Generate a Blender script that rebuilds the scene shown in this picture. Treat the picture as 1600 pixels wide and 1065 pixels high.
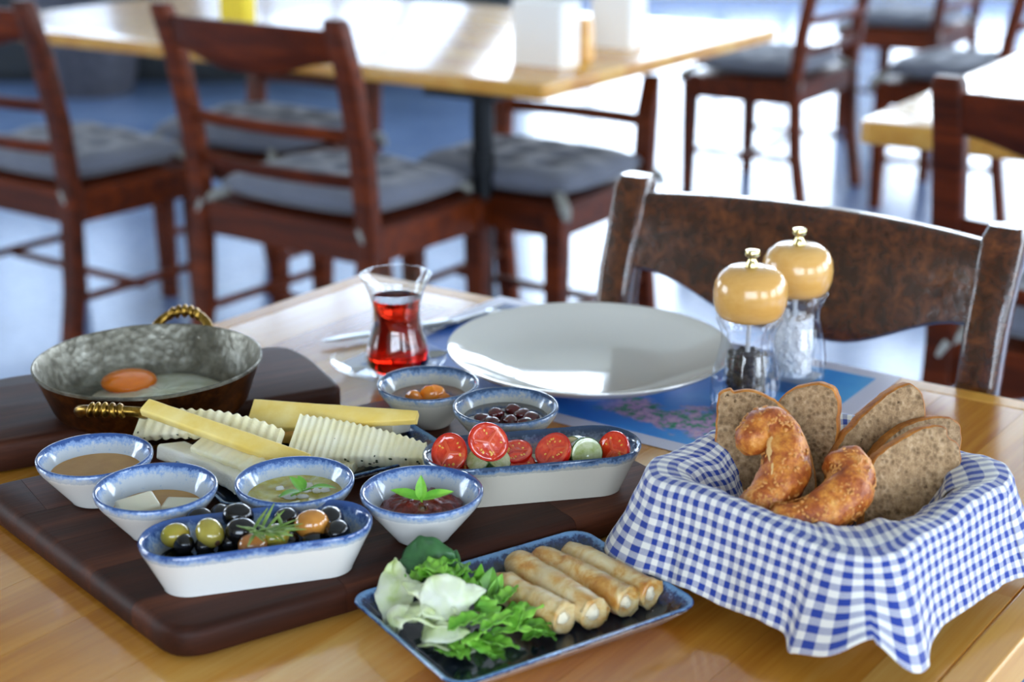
import bpy, bmesh, math, random
from mathutils import Vector, Matrix, noise as mnoise
R = math.radians
random.seed(7)
sc = bpy.context.scene
COL = sc.collection
for o in list(bpy.data.objects): bpy.data.objects.remove(o)

# ------------------------------------------------------------------ camera
T = 0.75                      # table top height
CAMH = 0.545                  # camera height above the table top
F = 2400.0; PITCH = math.atan(807 / 2400.0)
cam_d = bpy.data.cameras.new('camera'); cam = bpy.data.objects.new('camera', cam_d); COL.objects.link(cam)
cam.location = (0, 0, T + CAMH); cam.rotation_euler = (math.pi / 2 - PITCH, 0, 0)
cam_d.sensor_width = 36; cam_d.lens = 36 * F / 1600; cam_d.clip_start = .05; cam_d.clip_end = 100
cam_d.dof.use_dof = True; cam_d.dof.focus_distance = 1.24; cam_d.dof.aperture_fstop = 4.3
sc.camera = cam
# ------------------------------------------------------------------ light
w = bpy.data.worlds.new('daylight'); sc.world = w; w.use_nodes = True
nt = w.node_tree; nt.nodes.clear()
wo = nt.nodes.new('ShaderNodeOutputWorld'); bg = nt.nodes.new('ShaderNodeBackground')
tc = nt.nodes.new('ShaderNodeTexCoord'); sx = nt.nodes.new('ShaderNodeSeparateXYZ'); rp = nt.nodes.new('ShaderNodeValToRGB')
nt.links.new(tc.outputs['Generated'], sx.inputs[0]); nt.links.new(sx.outputs['Z'], rp.inputs[0])
rp.color_ramp.elements[0].position = 0.0; rp.color_ramp.elements[0].color = (.30, .36, .42, 1)
rp.color_ramp.elements[1].position = 0.06; rp.color_ramp.elements[1].color = (.80, .90, 1.0, 1)
e = rp.color_ramp.elements.new(.7); e.color = (.45, .65, 1.0, 1)
nt.links.new(rp.outputs[0], bg.inputs[0]); bg.inputs[1].default_value = 11.0
nt.links.new(bg.outputs[0], wo.inputs[0])
sc.view_settings.view_transform = 'Standard'; sc.view_settings.look = 'None'
sc.view_settings.exposure = 0.36; sc.view_settings.gamma = 1; sc.view_settings.use_curve_mapping = False
sc.cycles.use_denoising = True; sc.cycles.max_bounces = 12; sc.cycles.transmission_bounces = 12
sc.cycles.transparent_max_bounces = 12; sc.cycles.caustics_reflective = False; sc.cycles.caustics_refractive = False
sc.cycles.sample_clamp_indirect = 6
def portal(name, loc, rot, sx_, sy_):
    d = bpy.data.lights.new(name, 'AREA'); d.shape = 'RECTANGLE'; d.size = sx_; d.size_y = sy_; d.cycles.is_portal = True
    o = bpy.data.objects.new(name, d); COL.objects.link(o); o.location = loc; o.rotation_euler = rot

# ------------------------------------------------------------------ helpers
def at(px, py, z=0.0):
    """point of the place seen at photo pixel (px,py) on the level z above the table top"""
    u = (px - 800) / F; v = (py - 532.5) / F
    dy = math.cos(PITCH) - v * math.sin(PITCH); dz = -(math.sin(PITCH) + v * math.cos(PITCH))
    t = (z - CAMH) / dz
    return Vector((u * t, dy * t, z + T))
def on_plane(px, py, P, n):
    u = (px - 800) / F; v = (py - 532.5) / F
    d = Vector((u, math.cos(PITCH) - v * math.sin(PITCH), -(math.sin(PITCH) + v * math.cos(PITCH))))
    o = Vector((0, 0, T + CAMH)); return o + d * ((P - o).dot(n) / d.dot(n))
def hx(s):
    s = s.lstrip('#'); c = [int(s[i:i + 2], 16) / 255 for i in (0, 2, 4)]
    return tuple(((x / 12.92) if x <= .04045 else ((x + .055) / 1.055) ** 2.4) for x in c) + (1,)
class M:
    """small mesh collector"""
    def __init__(s): s.v = []; s.f = []; s.m = []; s.g = []
    def add(s, vs, fs, mi=0, g=None):
        b = len(s.v); s.v += [tuple(x) for x in vs]; s.f += [tuple(b + i for i in f) for f in fs]; s.m += [mi] * len(fs)
        s.g += list(g) if g is not None else [0.0] * len(vs); return s
    def rings(s, rings, cap0=True, cap1=True, closed=True, mi=0, g=None):
        n = len(rings[0]); vs = [p for r in rings for p in r]; fs = []
        for i in range(len(rings) - 1):
            for j in range(n if closed else n - 1):
                k = (j + 1) % n; fs.append((i * n + j, i * n + k, (i + 1) * n + k, (i + 1) * n + j))
        if cap0: fs.append(tuple(reversed(range(n))))
        if cap1: fs.append(tuple((len(rings) - 1) * n + j for j in range(n)))
        gg = None if g is None else [x for x in g for _ in range(n)]
        return s.add(vs, fs, mi, gg)
    def lathe(s, prof, n=48, mi=0, g=None, c=(0, 0, 0), cap0=True, cap1=True, sy=1.0):
        return s.rings([[(c[0] + r * math.cos(2 * math.pi * j / n), c[1] + sy * r * math.sin(2 * math.pi * j / n), c[2] + z) for j in range(n)] for r, z in prof], cap0, cap1, True, mi, g)
    def box(s, c, d, mi=0, rot=None):
        vs = []
        for x in (-1, 1):
            for y in (-1, 1):
                for z in (-1, 1):
                    p = Vector((x * d[0] / 2, y * d[1] / 2, z * d[2] / 2))
                    if rot: p = rot @ p
                    vs.append(p + Vector(c))
        return s.add(vs, [(0, 1, 3, 2), (4, 6, 7, 5), (0, 4, 5, 1), (2, 3, 7, 6), (0, 2, 6, 4), (1, 5, 7, 3)], mi)
    def tube(s, pts, rad, n=10, mi=0, flat=1.0, up=Vector((0, 0, 1))):
        pts = [Vector(p) for p in pts]; rs = rad if isinstance(rad, (list, tuple)) else [rad] * len(pts); rings = []
        for i, p in enumerate(pts):
            t = (pts[min(i + 1, len(pts) - 1)] - pts[max(i - 1, 0)]).normalized()
            a = t.cross(up)
            if a.length < 1e-4: a = t.cross(Vector((1, 0, 0)))
            a.normalize(); b = a.cross(t).normalized()
            rings.append([p + (a * math.cos(2 * math.pi * j / n) + b * flat * math.sin(2 * math.pi * j / n)) * rs[i] for j in range(n)])
        return s.rings(rings, mi=mi)
    def ball(s, c, r, n=12, mi=0, rot=None, k=8):
        rr = r if isinstance(r, (tuple, list)) else (r, r, r); c = Vector(c)
        rings = []
        for i in range(1, k):
            a = math.pi * i / k; ring = []
            for j in range(n):
                b = 2 * math.pi * j / n
                p = Vector((rr[0] * math.sin(a) * math.cos(b), rr[1] * math.sin(a) * math.sin(b), -rr[2] * math.cos(a)))
                ring.append(c + (rot @ p if rot else p))
            rings.append(ring)
        b0 = Vector((0, 0, -rr[2])); b1 = Vector((0, 0, rr[2]))
        if rot: b0 = rot @ b0; b1 = rot @ b1
        vs = [c + b0] + [p for r_ in rings for p in r_] + [c + b1]; fs = []
        for j in range(n): fs.append((0, 1 + (j + 1) % n, 1 + j))
        for i in range(k - 2):
            for j in range(n):
                q = (j + 1) % n; fs.append((1 + i * n + j, 1 + i * n + q, 1 + (i + 1) * n + q, 1 + (i + 1) * n + j))
        L = len(vs) - 1; o = 1 + (k - 2) * n
        for j in range(n): fs.append((o + j, o + (j + 1) % n, L))
        return s.add(vs, fs, mi)
    def noise(s, amp, freq, seed=0.0):
        o = Vector((seed, seed * 1.7, seed * .3))
        s.v = [tuple(Vector(p) + mnoise.noise_vector(Vector(p) * freq + o) * amp) for p in s.v]; return s
    def grid(s, nu, nv, fn, mi=0):
        return s.add([fn(i / nu, j / nv) for j in range(nv + 1) for i in range(nu + 1)],
                     [(j * (nu + 1) + i, j * (nu + 1) + i + 1, (j + 1) * (nu + 1) + i + 1, (j + 1) * (nu + 1) + i) for j in range(nv) for i in range(nu)], mi)
    def build(s, name, mats, parent=None, smooth=40, solid=0, sub=0, bevel=0, kind=None, loc=None, rot=None):
        me = bpy.data.meshes.new(name); me.from_pydata(s.v, [], s.f); me.validate()
        for m_ in (mats if isinstance(mats, (list, tuple)) else [mats]): me.materials.append(m_)
        if len(s.m) == len(me.polygons): me.polygons.foreach_set('material_index', s.m)
        if any(s.g):
            a = me.attributes.new('glaze', 'FLOAT', 'POINT'); a.data.foreach_set('value', s.g)
        bm = bmesh.new(); bm.from_mesh(me); bmesh.ops.recalc_face_normals(bm, faces=bm.faces); bm.to_mesh(me); bm.free()
        if smooth:
            me.polygons.foreach_set('use_smooth', [True] * len(me.polygons)); me.set_sharp_from_angle(angle=R(smooth))
        o = bpy.data.objects.new(name, me); COL.objects.link(o)
        if parent: o.parent = parent
        if loc is not None: o.location = loc
        if rot is not None: o.rotation_euler = rot
        if solid:
            md = o.modifiers.new('solid', 'SOLIDIFY'); md.thickness = solid; md.offset = 0
        if bevel:
            md = o.modifiers.new('bevel', 'BEVEL'); md.width = bevel; md.segments = 3; md.limit_method = 'ANGLE'; md.angle_limit = R(35)
        if sub:
            md = o.modifiers.new('sub', 'SUBSURF'); md.levels = sub; md.render_levels = sub
        if kind: o['kind'] = kind
        return o
def tag(o, label, cat, group=None, kind=None):
    o['label'] = label; o['category'] = cat
    if group: o['group'] = group
    if kind: o['kind'] = kind
    return o
def thing(name, label, cat, loc=(0, 0, 0), rz=0, group=None, rot=None):
    o = bpy.data.objects.new(name, None); o.empty_display_size = .05; COL.objects.link(o); o.location = loc
    o.rotation_euler = rot if rot else (0, 0, rz); return tag(o, label, cat, group)
def copy_tree(o, loc=None, rz=None, label=None, parent=None):
    c = o.copy(); COL.objects.link(c)
    if parent: c.parent = parent
    if loc is not None: c.location = loc
    if rz is not None: c.rotation_euler = (0, 0, rz)
    if label: c['label'] = label
    for ch in list(o.children): copy_tree(ch, parent=c)
    return c
def rrect(a, b, r, z=0, k=6, c=(0, 0)):
    """rounded rectangle outline, half sizes a,b"""
    r = max(min(r, a, b), 1e-4); out = []
    for cx, cy, a0 in ((a - r, b - r, 0), (-a + r, b - r, 90), (-a + r, -b + r, 180), (a - r, -b + r, 270)):
        for i in range(k + 1):
            t = R(a0 + 90 * i / k); out.append((c[0] + cx + r * math.cos(t), c[1] + cy + r * math.sin(t), z))
    return out
def round_poly(pts, rad, k=5):
    """2D polygon with rounded corners"""
    out = []; n = len(pts)
    for i in range(n):
        p = Vector(pts[i][:2]); a = Vector(pts[i - 1][:2]) - p; b = Vector(pts[(i + 1) % n][:2]) - p
        la, lb = a.length, b.length; a.normalize(); b.normalize(); r = min(rad, la * .45, lb * .45)
        s_, e_ = p + a * r, p + b * r
        for j in range(k + 1):
            t = j / k; out.append(tuple((s_ * (1 - t) ** 2 + p * 2 * t * (1 - t) + e_ * t ** 2)))
    return out
def inset(poly, d):
    """move a 2D outline inwards by d"""
    n = len(poly); out = []
    ar = sum(poly[i][0] * poly[(i + 1) % n][1] - poly[(i + 1) % n][0] * poly[i][1] for i in range(n)); sg = 1 if ar > 0 else -1
    for i in range(n):
        p = Vector(poly[i]); q = Vector(poly[i - 1]); r = Vector(poly[(i + 1) % n])
        t = (r - q); t = t.normalized() if t.length > 1e-9 else Vector((1, 0)); out.append(tuple(p + Vector((-t.y, t.x)) * d * sg))
    return out
def slab(poly, z0, z1, be):
    """solid slab with rounded edges from a 2D outline"""
    m = M(); rg = []
    for d, z in ((be, z0), (be * .3, z0 + be * .3), (0, z0 + be), (0, z1 - be), (be * .12, z1 - be * .6), (be * .4, z1 - be * .2), (be, z1)):
        q = inset(poly, d) if d else poly; rg.append([(x, y, z) for x, y in q])
    return m.rings(rg)
def cut_strips(m, name, mat, parent, angle, width, gap=.0004, seg=None, smooth=40, off=0):
    """cut a slab into parallel pieces, each its own object"""
    me = bpy.data.meshes.new('tmp'); me.from_pydata(m.v, [], m.f)
    d = Vector((math.cos(angle), math.sin(angle), 0)); n = Vector((-d.y, d.x, 0))
    vals = [Vector(p).dot(n) for p in m.v]; lo, hi = min(vals), max(vals); x = lo - off
    rnd = random.Random(3); out = []
    def piece(a, b, u0, u1):
        bm = bmesh.new(); bm.from_mesh(me)
        for co, no in ((n * (a + gap), -n), (n * (b - gap), n), (d * (u0 + gap), -d), (d * (u1 - gap), d)):
            ge = bmesh.ops.bisect_plane(bm, geom=bm.verts[:] + bm.edges[:] + bm.faces[:], plane_co=co, plane_no=no, clear_outer=True)
            ed = [g for g in ge['geom_cut'] if isinstance(g, bmesh.types.BMEdge)]
            if ed: bmesh.ops.edgeloop_fill(bm, edges=ed)
            if not bm.faces: break
        if len(bm.faces) < 4: bm.free(); return
        bmesh.ops.recalc_face_normals(bm, faces=bm.faces)
        m2 = bpy.data.meshes.new(name); bm.to_mesh(m2); bm.free(); m2.materials.append(mat)
        m2.polygons.foreach_set('use_smooth', [True] * len(m2.polygons)); m2.set_sharp_from_angle(angle=R(smooth))
        o = bpy.data.objects.new(name, m2); COL.objects.link(o); o.parent = parent; out.append(o)
    us = [Vector(p).dot(d) for p in m.v]; ul, uh = min(us), max(us)
    while x < hi - 1e-4:
        y = min(x + width, hi + .01); y = y if hi - y > width * .3 else hi + .01
        if seg:
            u = ul - rnd.random() * seg
            while u < uh:
                u2 = u + seg * (.7 + .6 * rnd.random()); piece(max(x, lo - .01), y, u, u2); u = u2
        else: piece(max(x, lo - .01), y, ul - .01, uh + .01)
        x = y
    return out

# ------------------------------------------------------------------ materials
class N:
    def __init__(s, name):
        s.m = bpy.data.materials.new(name); s.m.use_nodes = True; s.t = s.m.node_tree; s.b = s.t.nodes['Principled BSDF']
    def n(s, typ, **kw):
        x = s.t.nodes.new('ShaderNode' + typ)
        for k, v in kw.items():
            if k.startswith('i_'): x.inputs[k[2:].replace('_', ' ')].default_value = v
            else: setattr(x, k, v)
        return x
    def l(s, a, b): s.t.links.new(a, b)
    def set(s, **kw):
        for k, v in kw.items(): s.b.inputs[k.replace('_', ' ')].default_value = v
        return s
    def coord(s, scale=(1, 1, 1), kind='Object', rot=(0, 0, 0)):
        c = s.n('TexCoord'); mp = s.n('Mapping'); mp.inputs['Scale'].default_value = scale; mp.inputs['Rotation'].default_value = rot
        s.l(c.outputs[kind], mp.inputs[0]); return mp.outputs[0]
    def noise(s, vec, scale, detail=4, rough=.55, dist=0):
        x = s.n('TexNoise'); x.inputs['Scale'].default_value = scale; x.inputs['Detail'].default_value = detail
        x.inputs['Roughness'].default_value = rough; x.inputs['Distortion'].default_value = dist; s.l(vec, x.inputs['Vector']); return x.outputs['Fac']
    def ramp(s, fac, stops, interp='LINEAR'):
        x = s.n('ValToRGB'); x.color_ramp.interpolation = interp; el = x.color_ramp.elements
        while len(el) < len(stops): el.new(.999)
        for e_, (p, c) in zip(el, stops): e_.position = p; e_.color = c if isinstance(c, tuple) else hx(c)
        s.l(fac, x.inputs[0]); return x.outputs[0]
    def math(s, op, a, b=0.0, c=None):
        x = s.n('Math', operation=op)
        for i, q in enumerate((a, b, c)):
            if q is None: continue
            if isinstance(q, (int, float)): x.inputs[i].default_value = q
            else: s.l(q, x.inputs[i])
        return x.outputs[0]
    def mix(s, f, a, b, typ='MIX'):
        x = s.n('Mix', data_type='RGBA', blend_type=typ)
        for i, q in ((0, f), (6, a), (7, b)):
            if isinstance(q, (int, float)): x.inputs[i].default_value = q
            elif isinstance(q, tuple): x.inputs[i].default_value = q
            elif isinstance(q, str): x.inputs[i].default_value = hx(q)
            else: s.l(q, x.inputs[i])
        return x.outputs[2]
    def bump(s, h, strength=.3, dist=.001):
        x = s.n('Bump'); x.inputs['Strength'].default_value = strength; x.inputs['Distance'].default_value = dist
        s.l(h, x.inputs['Height']); s.l(x.outputs[0], s.b.inputs['Normal']); return s
    def col(s, c):
        if isinstance(c, (str, tuple)): s.b.inputs['Base Color'].default_value = hx(c) if isinstance(c, str) else c
        else: s.l(c, s.b.inputs['Base Color'])
        return s
def plain(name, c, rough=.5, metal=0, **kw):
    x = N(name).col(c).set(Roughness=rough, Metallic=metal)
    for k, v in kw.items(): x.b.inputs[k.replace('_', ' ')].default_value = v
    return x.m
def mottled(name, c1, c2, scale=60, rough=.5, bump=.2, bd=.001, c3=None, **kw):
    x = N(name); v = x.coord(); f = x.noise(v, scale, 5, .6)
    st = [(.3, c1), (.7, c2)] + ([(.85, c3)] if c3 else [])
    x.col(x.ramp(f, st)).set(Roughness=rough)
    if bump: x.bump(f, bump, bd)
    for k, vv in kw.items(): x.b.inputs[k.replace('_', ' ')].default_value = vv
    return x.m
def wood(name, c_dark, c_mid, c_light, angle=0, rough=.35, coat=0.0, scale=1.0, var=.35, bump=.15, spec=.5):
    x = N(name); v0 = x.n('TexCoord').outputs['Object']
    oi = x.n('ObjectInfo'); add = x.n('VectorMath', operation='ADD'); x.l(v0, add.inputs[0])
    sc_ = x.n('VectorMath', operation='SCALE'); cb = x.n('CombineXYZ'); 
    for i in range(3): x.l(oi.outputs['Random'], cb.inputs[i])
    x.l(cb.outputs[0], sc_.inputs[0]); sc_.inputs['Scale'].default_value = 7.0; x.l(sc_.outputs[0], add.inputs[1])
    rot = x.n('Mapping'); rot.inputs['Rotation'].default_value = (0, 0, -angle); x.l(add.outputs[0], rot.inputs[0])
    mp = x.n('Mapping'); mp.inputs['Scale'].default_value = (2.2 * scale, 26 * scale, 26 * scale); x.l(rot.outputs[0], mp.inputs[0])
    f1 = x.noise(mp.outputs[0], 1.0, 6, .6, .6)
    mp2 = x.n('Mapping'); mp2.inputs['Scale'].default_value = (12 * scale, 330 * scale, 330 * scale); x.l(rot.outputs[0], mp2.inputs[0])
    f2 = x.noise(mp2.outputs[0], 1.0, 3, .6)
    f = x.math('ADD', x.math('MULTIPLY', f1, .75), x.math('MULTIPLY', f2, .25))
    f = x.math('ADD', f, x.math('MULTIPLY', x.math('SUBTRACT', oi.outputs['Random'], .5), var))
    x.col(x.ramp(f, [(.25, c_dark), (.5, c_mid), (.75, c_light)])).set(Roughness=rough, **{'Coat_Weight': coat})
    x.b.inputs['Coat Roughness'].default_value = .12; x.b.inputs['Specular IOR Level'].default_value = spec
    if bump: x.bump(f2, bump, .0006)
    return x.m
def glaze(name, inner, mid, rim, outer='#e6e6e2', speck='#3a4658'):
    """stoneware: the point value 'glaze' runs 0 on the outside, .3 inside, 1 on the rim"""
    x = N(name); a = x.n('Attribute', attribute_name='glaze'); v = x.coord()
    n1 = x.noise(v, 90, 5, .7); n2 = x.noise(v, 420, 3, .6)
    g = a.outputs['Fac']; on = x.math('GREATER_THAN', g, .04)
    f = x.math('ADD', g, x.math('MULTIPLY', on, x.math('ADD', x.math('MULTIPLY', x.math('SUBTRACT', n1, .5), .75), x.math('MULTIPLY', x.math('SUBTRACT', n2, .5), .55))))
    c = x.ramp(f, [(0.0, outer), (.05, outer), (.16, inner), (.42, inner), (.62, mid), (.86, rim)])
    x.col(c).set(Roughness=.14, Coat_Weight=.6); x.b.inputs['Coat Roughness'].default_value = .04
    x.bump(x.noise(v, 25, 2), .08, .001); return x.m
WALNUT = wood('walnut', '#180b06', '#3c1c10', '#64351d', R(33), .55, 0, 1.0, .2, .3, .18)
WALNUT2 = wood('walnut_old', '#1a0d08', '#3b1c10', '#5d3320', R(33), .55, 0, 1.0, .2, .3, .22)
TABLEW = wood('table_beech', '#a05a16', '#cc8a32', '#e4b462', R(53), .22, 1.0, .6, .2, .05)
TABLEL = wood('table_lipping', '#b57a28', '#d99d40', '#e8b860', R(53), .3, .3, .8, .2, .05)
TABLEB = wood('table_far', '#b87824', '#d2963a', '#e0b058', R(-34), .22, .4, .8, .3, .05)
CHAIRW = wood('chair_wood', '#280c02', '#562006', '#86380c', 0, .45, 0, 1.4, .15, .1, .2)
CHAIRN = N('chair_wood_worn')
_v = CHAIRN.coord(); _f = CHAIRN.noise(_v, 55, 6, .7, .4)
CHAIRN.col(CHAIRN.ramp(_f, [(.32, '#1d0c05'), (.5, '#43200d'), (.62, '#5e3115'), (.78, '#7a4a22')])).set(Roughness=.24, Coat_Weight=.5)
CHAIRN.bump(CHAIRN.noise(_v, 14, 5, .7), .5, .004); CHAIRN = CHAIRN.m
GREYF = mottled('grey_cushion', '#565a68', '#767b8c', 260, .85, .3, .0008, Sheen_Weight=.3)
TIE = plain('cushion_tie', '#9a9a94', .8)
GL_BLUE = glaze('glaze_blue', '#b9c0c6', '#7f9cc8', '#2a4c88')
GL_GREY = glaze('glaze_grey', '#a8a79f', '#6a84a6', '#1f3a5c', '#cfc9ba')
GL_DARK = glaze('glaze_night', '#222b38', '#24396a', '#6c98c6', '#dcdedf')
GL_RIM = None
WHITEP = plain('white_porcelain', '#dcdad4', .1, Coat_Weight=.5)
BRASS = mottled('brass', '#5e4218', '#b18e42', 120, .3, .4, .001, Metallic=1)
BRASSP = plain('polished_brass', '#d8c68e', .12, 1)
COPPER = N('copper_patina'); _v = COPPER.coord(); _f = COPPER.noise(_v, 38, 6, .7)
COPPER.col(COPPER.ramp(_f, [(.3, '#1c100a'), (.5, '#5a3114'), (.66, '#8a5220'), (.8, '#6b5a3a')])).set(Metallic=.85, Roughness=.36); COPPER.bump(_f, .3, .001); COPPER = COPPER.m
TIN = N('tin_lining'); _v = TIN.coord(); _f = TIN.noise(_v, 60, 6, .7); _w = TIN.n('TexVoronoi'); _w.inputs['Scale'].default_value = 130; TIN.l(_v, _w.inputs['Vector'])
TIN.col(TIN.ramp(_f, [(.3, '#57544a'), (.5, '#7c796d'), (.75, '#a5a398')])).set(Metallic=.85, Roughness=.42); TIN.bump(_w.outputs['Distance'], .5, .0015); TIN = TIN.m
STEEL = plain('stainless', '#b9b9b9', .16, 1)
def clearmat(name, tint, ior=1.45, rough=0.0):
    x = N(name); t_ = x.n('BsdfTransparent'); t_.inputs[0].default_value = tint; g_ = x.n('BsdfGlossy'); g_.inputs['Roughness'].default_value = rough
    lw = x.n('LayerWeight'); lw.inputs[0].default_value = .5; r0 = ((ior - 1) / (ior + 1)) ** 2
    f_ = x.math('ADD', x.math('MULTIPLY', x.math('POWER', lw.outputs['Facing'], 4.0), 1 - r0), r0); mx = x.n('MixShader'); x.l(f_, mx.inputs[0]); x.l(t_.outputs[0], mx.inputs[1]); x.l(g_.outputs[0], mx.inputs[2])
    x.l(mx.outputs[0], [q for q in x.t.nodes if q.type == 'OUTPUT_MATERIAL'][0].inputs['Surface']); return x.m
GLASS = clearmat('clear_glass', (.97, .98, .98, 1), 1.5)
ACRYL = clearmat('clear_acrylic', (.97, .98, 1, 1), 1.85, .05)
TEA = plain('tea', '#e0400a', 0.0, 0, Transmission_Weight=1.0, IOR=1.33)
_tm = TEA.node_tree; _va = _tm.nodes.new('ShaderNodeVolumeAbsorption'); _va.inputs['Color'].default_value = (.93, .20, .02, 1); _va.inputs['Density'].default_value = 85
_tm.links.new(_va.outputs[0], [n_ for n_ in _tm.nodes if n_.type == 'OUTPUT_MATERIAL'][0].inputs['Volume'])
TEA.node_tree.nodes['Principled BSDF'].inputs['Base Color'].default_value = (1, .62, .38, 1)
BLACKM = plain('black_steel', '#15181c', .4, .6)
CREAM = plain('cream_wall', '#d8cdb4', .8)
DARKW = plain('dark_panel', '#30353a', .7)
FRAME = plain('dark_frame', '#16181a', .5)

# ------------------------------------------------------------------ the room
def struct(name, m, mat, **k):
    o = m.build(name, mat, smooth=30, **k); o['kind'] = 'structure'; return o
X0, X1, Y0, Y1, H = -6.0, 6.0, -3.2, 12.4, 4.6
FL = N('polished_floor'); _v = FL.coord(); _f = FL.noise(_v, 1.6, 6, .6); _g = FL.noise(_v, 30, 4)
FL.col(FL.mix(.25, FL.ramp(_f, [(.3, '#4f6c9c'), (.7, '#7592c2')]), FL.ramp(_g, [(.3, '#5c6a84'), (.7, '#9aa8c0')]))).set(Roughness=.2)
FL.b.inputs['Specular IOR Level'].default_value = .5; FL.bump(_g, .05, .002)
struct('floor', M().box(((X0 + X1) / 2, (Y0 + Y1) / 2, -.05), (X1 - X0 + .4, Y1 - Y0 + .4, .1)), FL.m)
struct('ceiling', M().box(((X0 + X1) / 2, (Y0 + Y1) / 2, H + .05), (X1 - X0 + .4, Y1 - Y0 + .4, .1)), plain('ceiling_paint', '#d9d2bc', .8))
def wall(name, side, wins, sill, head):
    """wall with openings; wins = list of (start, end) along the wall"""
    m = M(); L0, L1 = (X0, X1) if side in 'bf' else (Y0, Y1)
    def bx(a, b, z0, z1, th=.2):
        c, s_ = (a + b) / 2, b - a
        if s_ < 1e-3 or z1 - z0 < 1e-3: return
        if side == 'b': m.box((c, Y1 + .1, (z0 + z1) / 2), (s_, th, z1 - z0))
        if side == 'f': m.box((c, Y0 - .1, (z0 + z1) / 2), (s_, th, z1 - z0))
        if side == 'l': m.box((X0 - .1, c, (z0 + z1) / 2), (th, s_, z1 - z0))
        if side == 'r': m.box((X1 + .1, c, (z0 + z1) / 2), (th, s_, z1 - z0))
    bx(L0 - .2, L1 + .2, 0, sill); bx(L0 - .2, L1 + .2, head, H)
    p = L0 - .2
    for a, b in wins: bx(p, a, sill, head); p = b
    bx(p, L1 + .2, sill, head)
    struct(name, m, CREAM)
    for a, b in wins:
        WN[0] += 1; f = M(); c = (a + b) / 2; w_ = b - a; h_ = head - sill; zc = (sill + head) / 2
        nb = max(2, round(w_ / .55)); bars = [(a + w_ * i / nb, zc, .07 if 0 < i < nb else .12, h_) for i in range(nb + 1)] + [(c, sill + h_ * q, w_, .07) for q in ((0.01, .2, .4, .6, .8, .99) if h_ > 3 else (0.01, .33, .66, .99))]
        for (u, z, du, dz) in bars:
            if side == 'b': f.box((u, Y1 + .06, z), (du, .06, dz))
            if side == 'f': f.box((u, Y0 - .06, z), (du, .06, dz))
            if side == 'l': f.box((X0 - .06, u, z), (.06, du, dz))
            if side == 'r': f.box((X1 + .06, u, z), (.06, du, dz))
        o = struct('window_%d' % WN[0], f, FRAME)
        loc, rot = {'b': ((c, Y1 + .12, zc), (R(-90), 0, 0)), 'f': ((c, Y0 - .12, zc), (R(90), 0, 0)), 'l': ((X0 - .12, c, zc), (0, R(-90), 0)), 'r': ((X1 + .12, c, zc), (0, R(90), 0))}[side]
        d = bpy.data.lights.new('window_light_portal', 'AREA'); d.shape = 'RECTANGLE'; d.cycles.is_portal = True
        d.size, d.size_y = (w_, h_) if side in 'bf' else (h_, w_)
        q = bpy.data.objects.new('window_light_portal', d); COL.objects.link(q); q.location = loc; q.rotation_euler = rot
WN = [0]
wall('wall_back', 'b', [(-5.6, -3.2), (-2.6, -.3), (.1, 2.7), (3.0, 5.7)], .25, 4.3)
wall('wall_right', 'r', [(-2.6, -.2), (.4, 3.0), (3.6, 6.4), (7.2, 10.4)], .5, 2.9)
wall('wall_left', 'l', [(1.0, 3.4), (6.0, 9.0)], .8, 2.7)
wall('wall_front', 'f', [(-2.0, 1.2), (2.2, 4.8)], .8, 2.7)

struct('sky_blocker_wall', M().box((-8.2, 20.5, 4.5), (17, .6, 9)), mottled('sky_blocker_finish', '#b4b8be', '#c9ccd0', 1.5, .8, 0))  # unseen wall added outside, blocks low sky so the left floor reflects darker
# ------------------------------------------------------------------ near table
d1 = Vector((math.cos(R(-33.5)), math.sin(R(-33.5)))); d2 = Vector((math.cos(R(233.5)), math.sin(R(233.5))))
pL = at(455, 464).xy; pR = at(1265, 560).xy          # a point on the left and on the right edge
# corner = pL - s*d2 = pR - t*d1
det = (-d2.x) * (d1.y) - (-d2.y) * (d1.x); rr = pR - pL
s_ = (rr.x * d1.y - rr.y * d1.x) / det; C0 = pL - d2 * s_
W1 = 1.0; L2 = 1.5
tq = [C0, C0 + d1 * W1, C0 + d1 * W1 + d2 * L2, C0 + d2 * L2]
tb = thing('dining_table', 'glossy honey-coloured plank dining table in front, laid for breakfast', 'table', (0, 0, 0))
pa = math.atan2(d2.y, d2.x)
lip = .028
core = [C0 + d1 * lip + d2 * lip, C0 + d1 * (W1 - lip) + d2 * lip, C0 + d1 * (W1 - lip) + d2 * (L2 - lip), C0 + d1 * lip + d2 * (L2 - lip)]
cm = M().rings([[(p.x, p.y, z) for p in core] for z in (T - .034, T)])
cut_strips(cm, 'plank', TABLEW, tb, pa, .082, .00018, .75, 30)
for i in range(4):
    a, b = tq[i], tq[(i + 1) % 4]; a2, b2 = core[i], core[(i + 1) % 4]
    be = .004; q = [a, b, b2, a2]
    o = M().rings([[(p.x, p.y, z) for p in q] for z in (T - .04, T)]).build('edge_strip', TABLEL, tb, smooth=30)
    md = o.modifiers.new('b', 'BEVEL'); md.width = .003; md.segments = 3; md.limit_method = 'ANGLE'
pc = C0 + d1 * W1 * .5 + d2 * L2 * .5
M().box((pc.x, pc.y, T - .06), (.5, .5, .04), rot=Matrix.Rotation(pa, 3, 'Z')).build('mounting_plate', BLACKM, tb)
M().lathe([(.04, .05), (.04, T - .08)], 24, c=(pc.x, pc.y, 0)).build('pole', BLACKM, tb)
M().lathe([(.28, 0), (.28, .015), (.06, .04), (.04, .06)], 40, c=(pc.x, pc.y, 0)).build('base_plate', BLACKM, tb)

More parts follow.
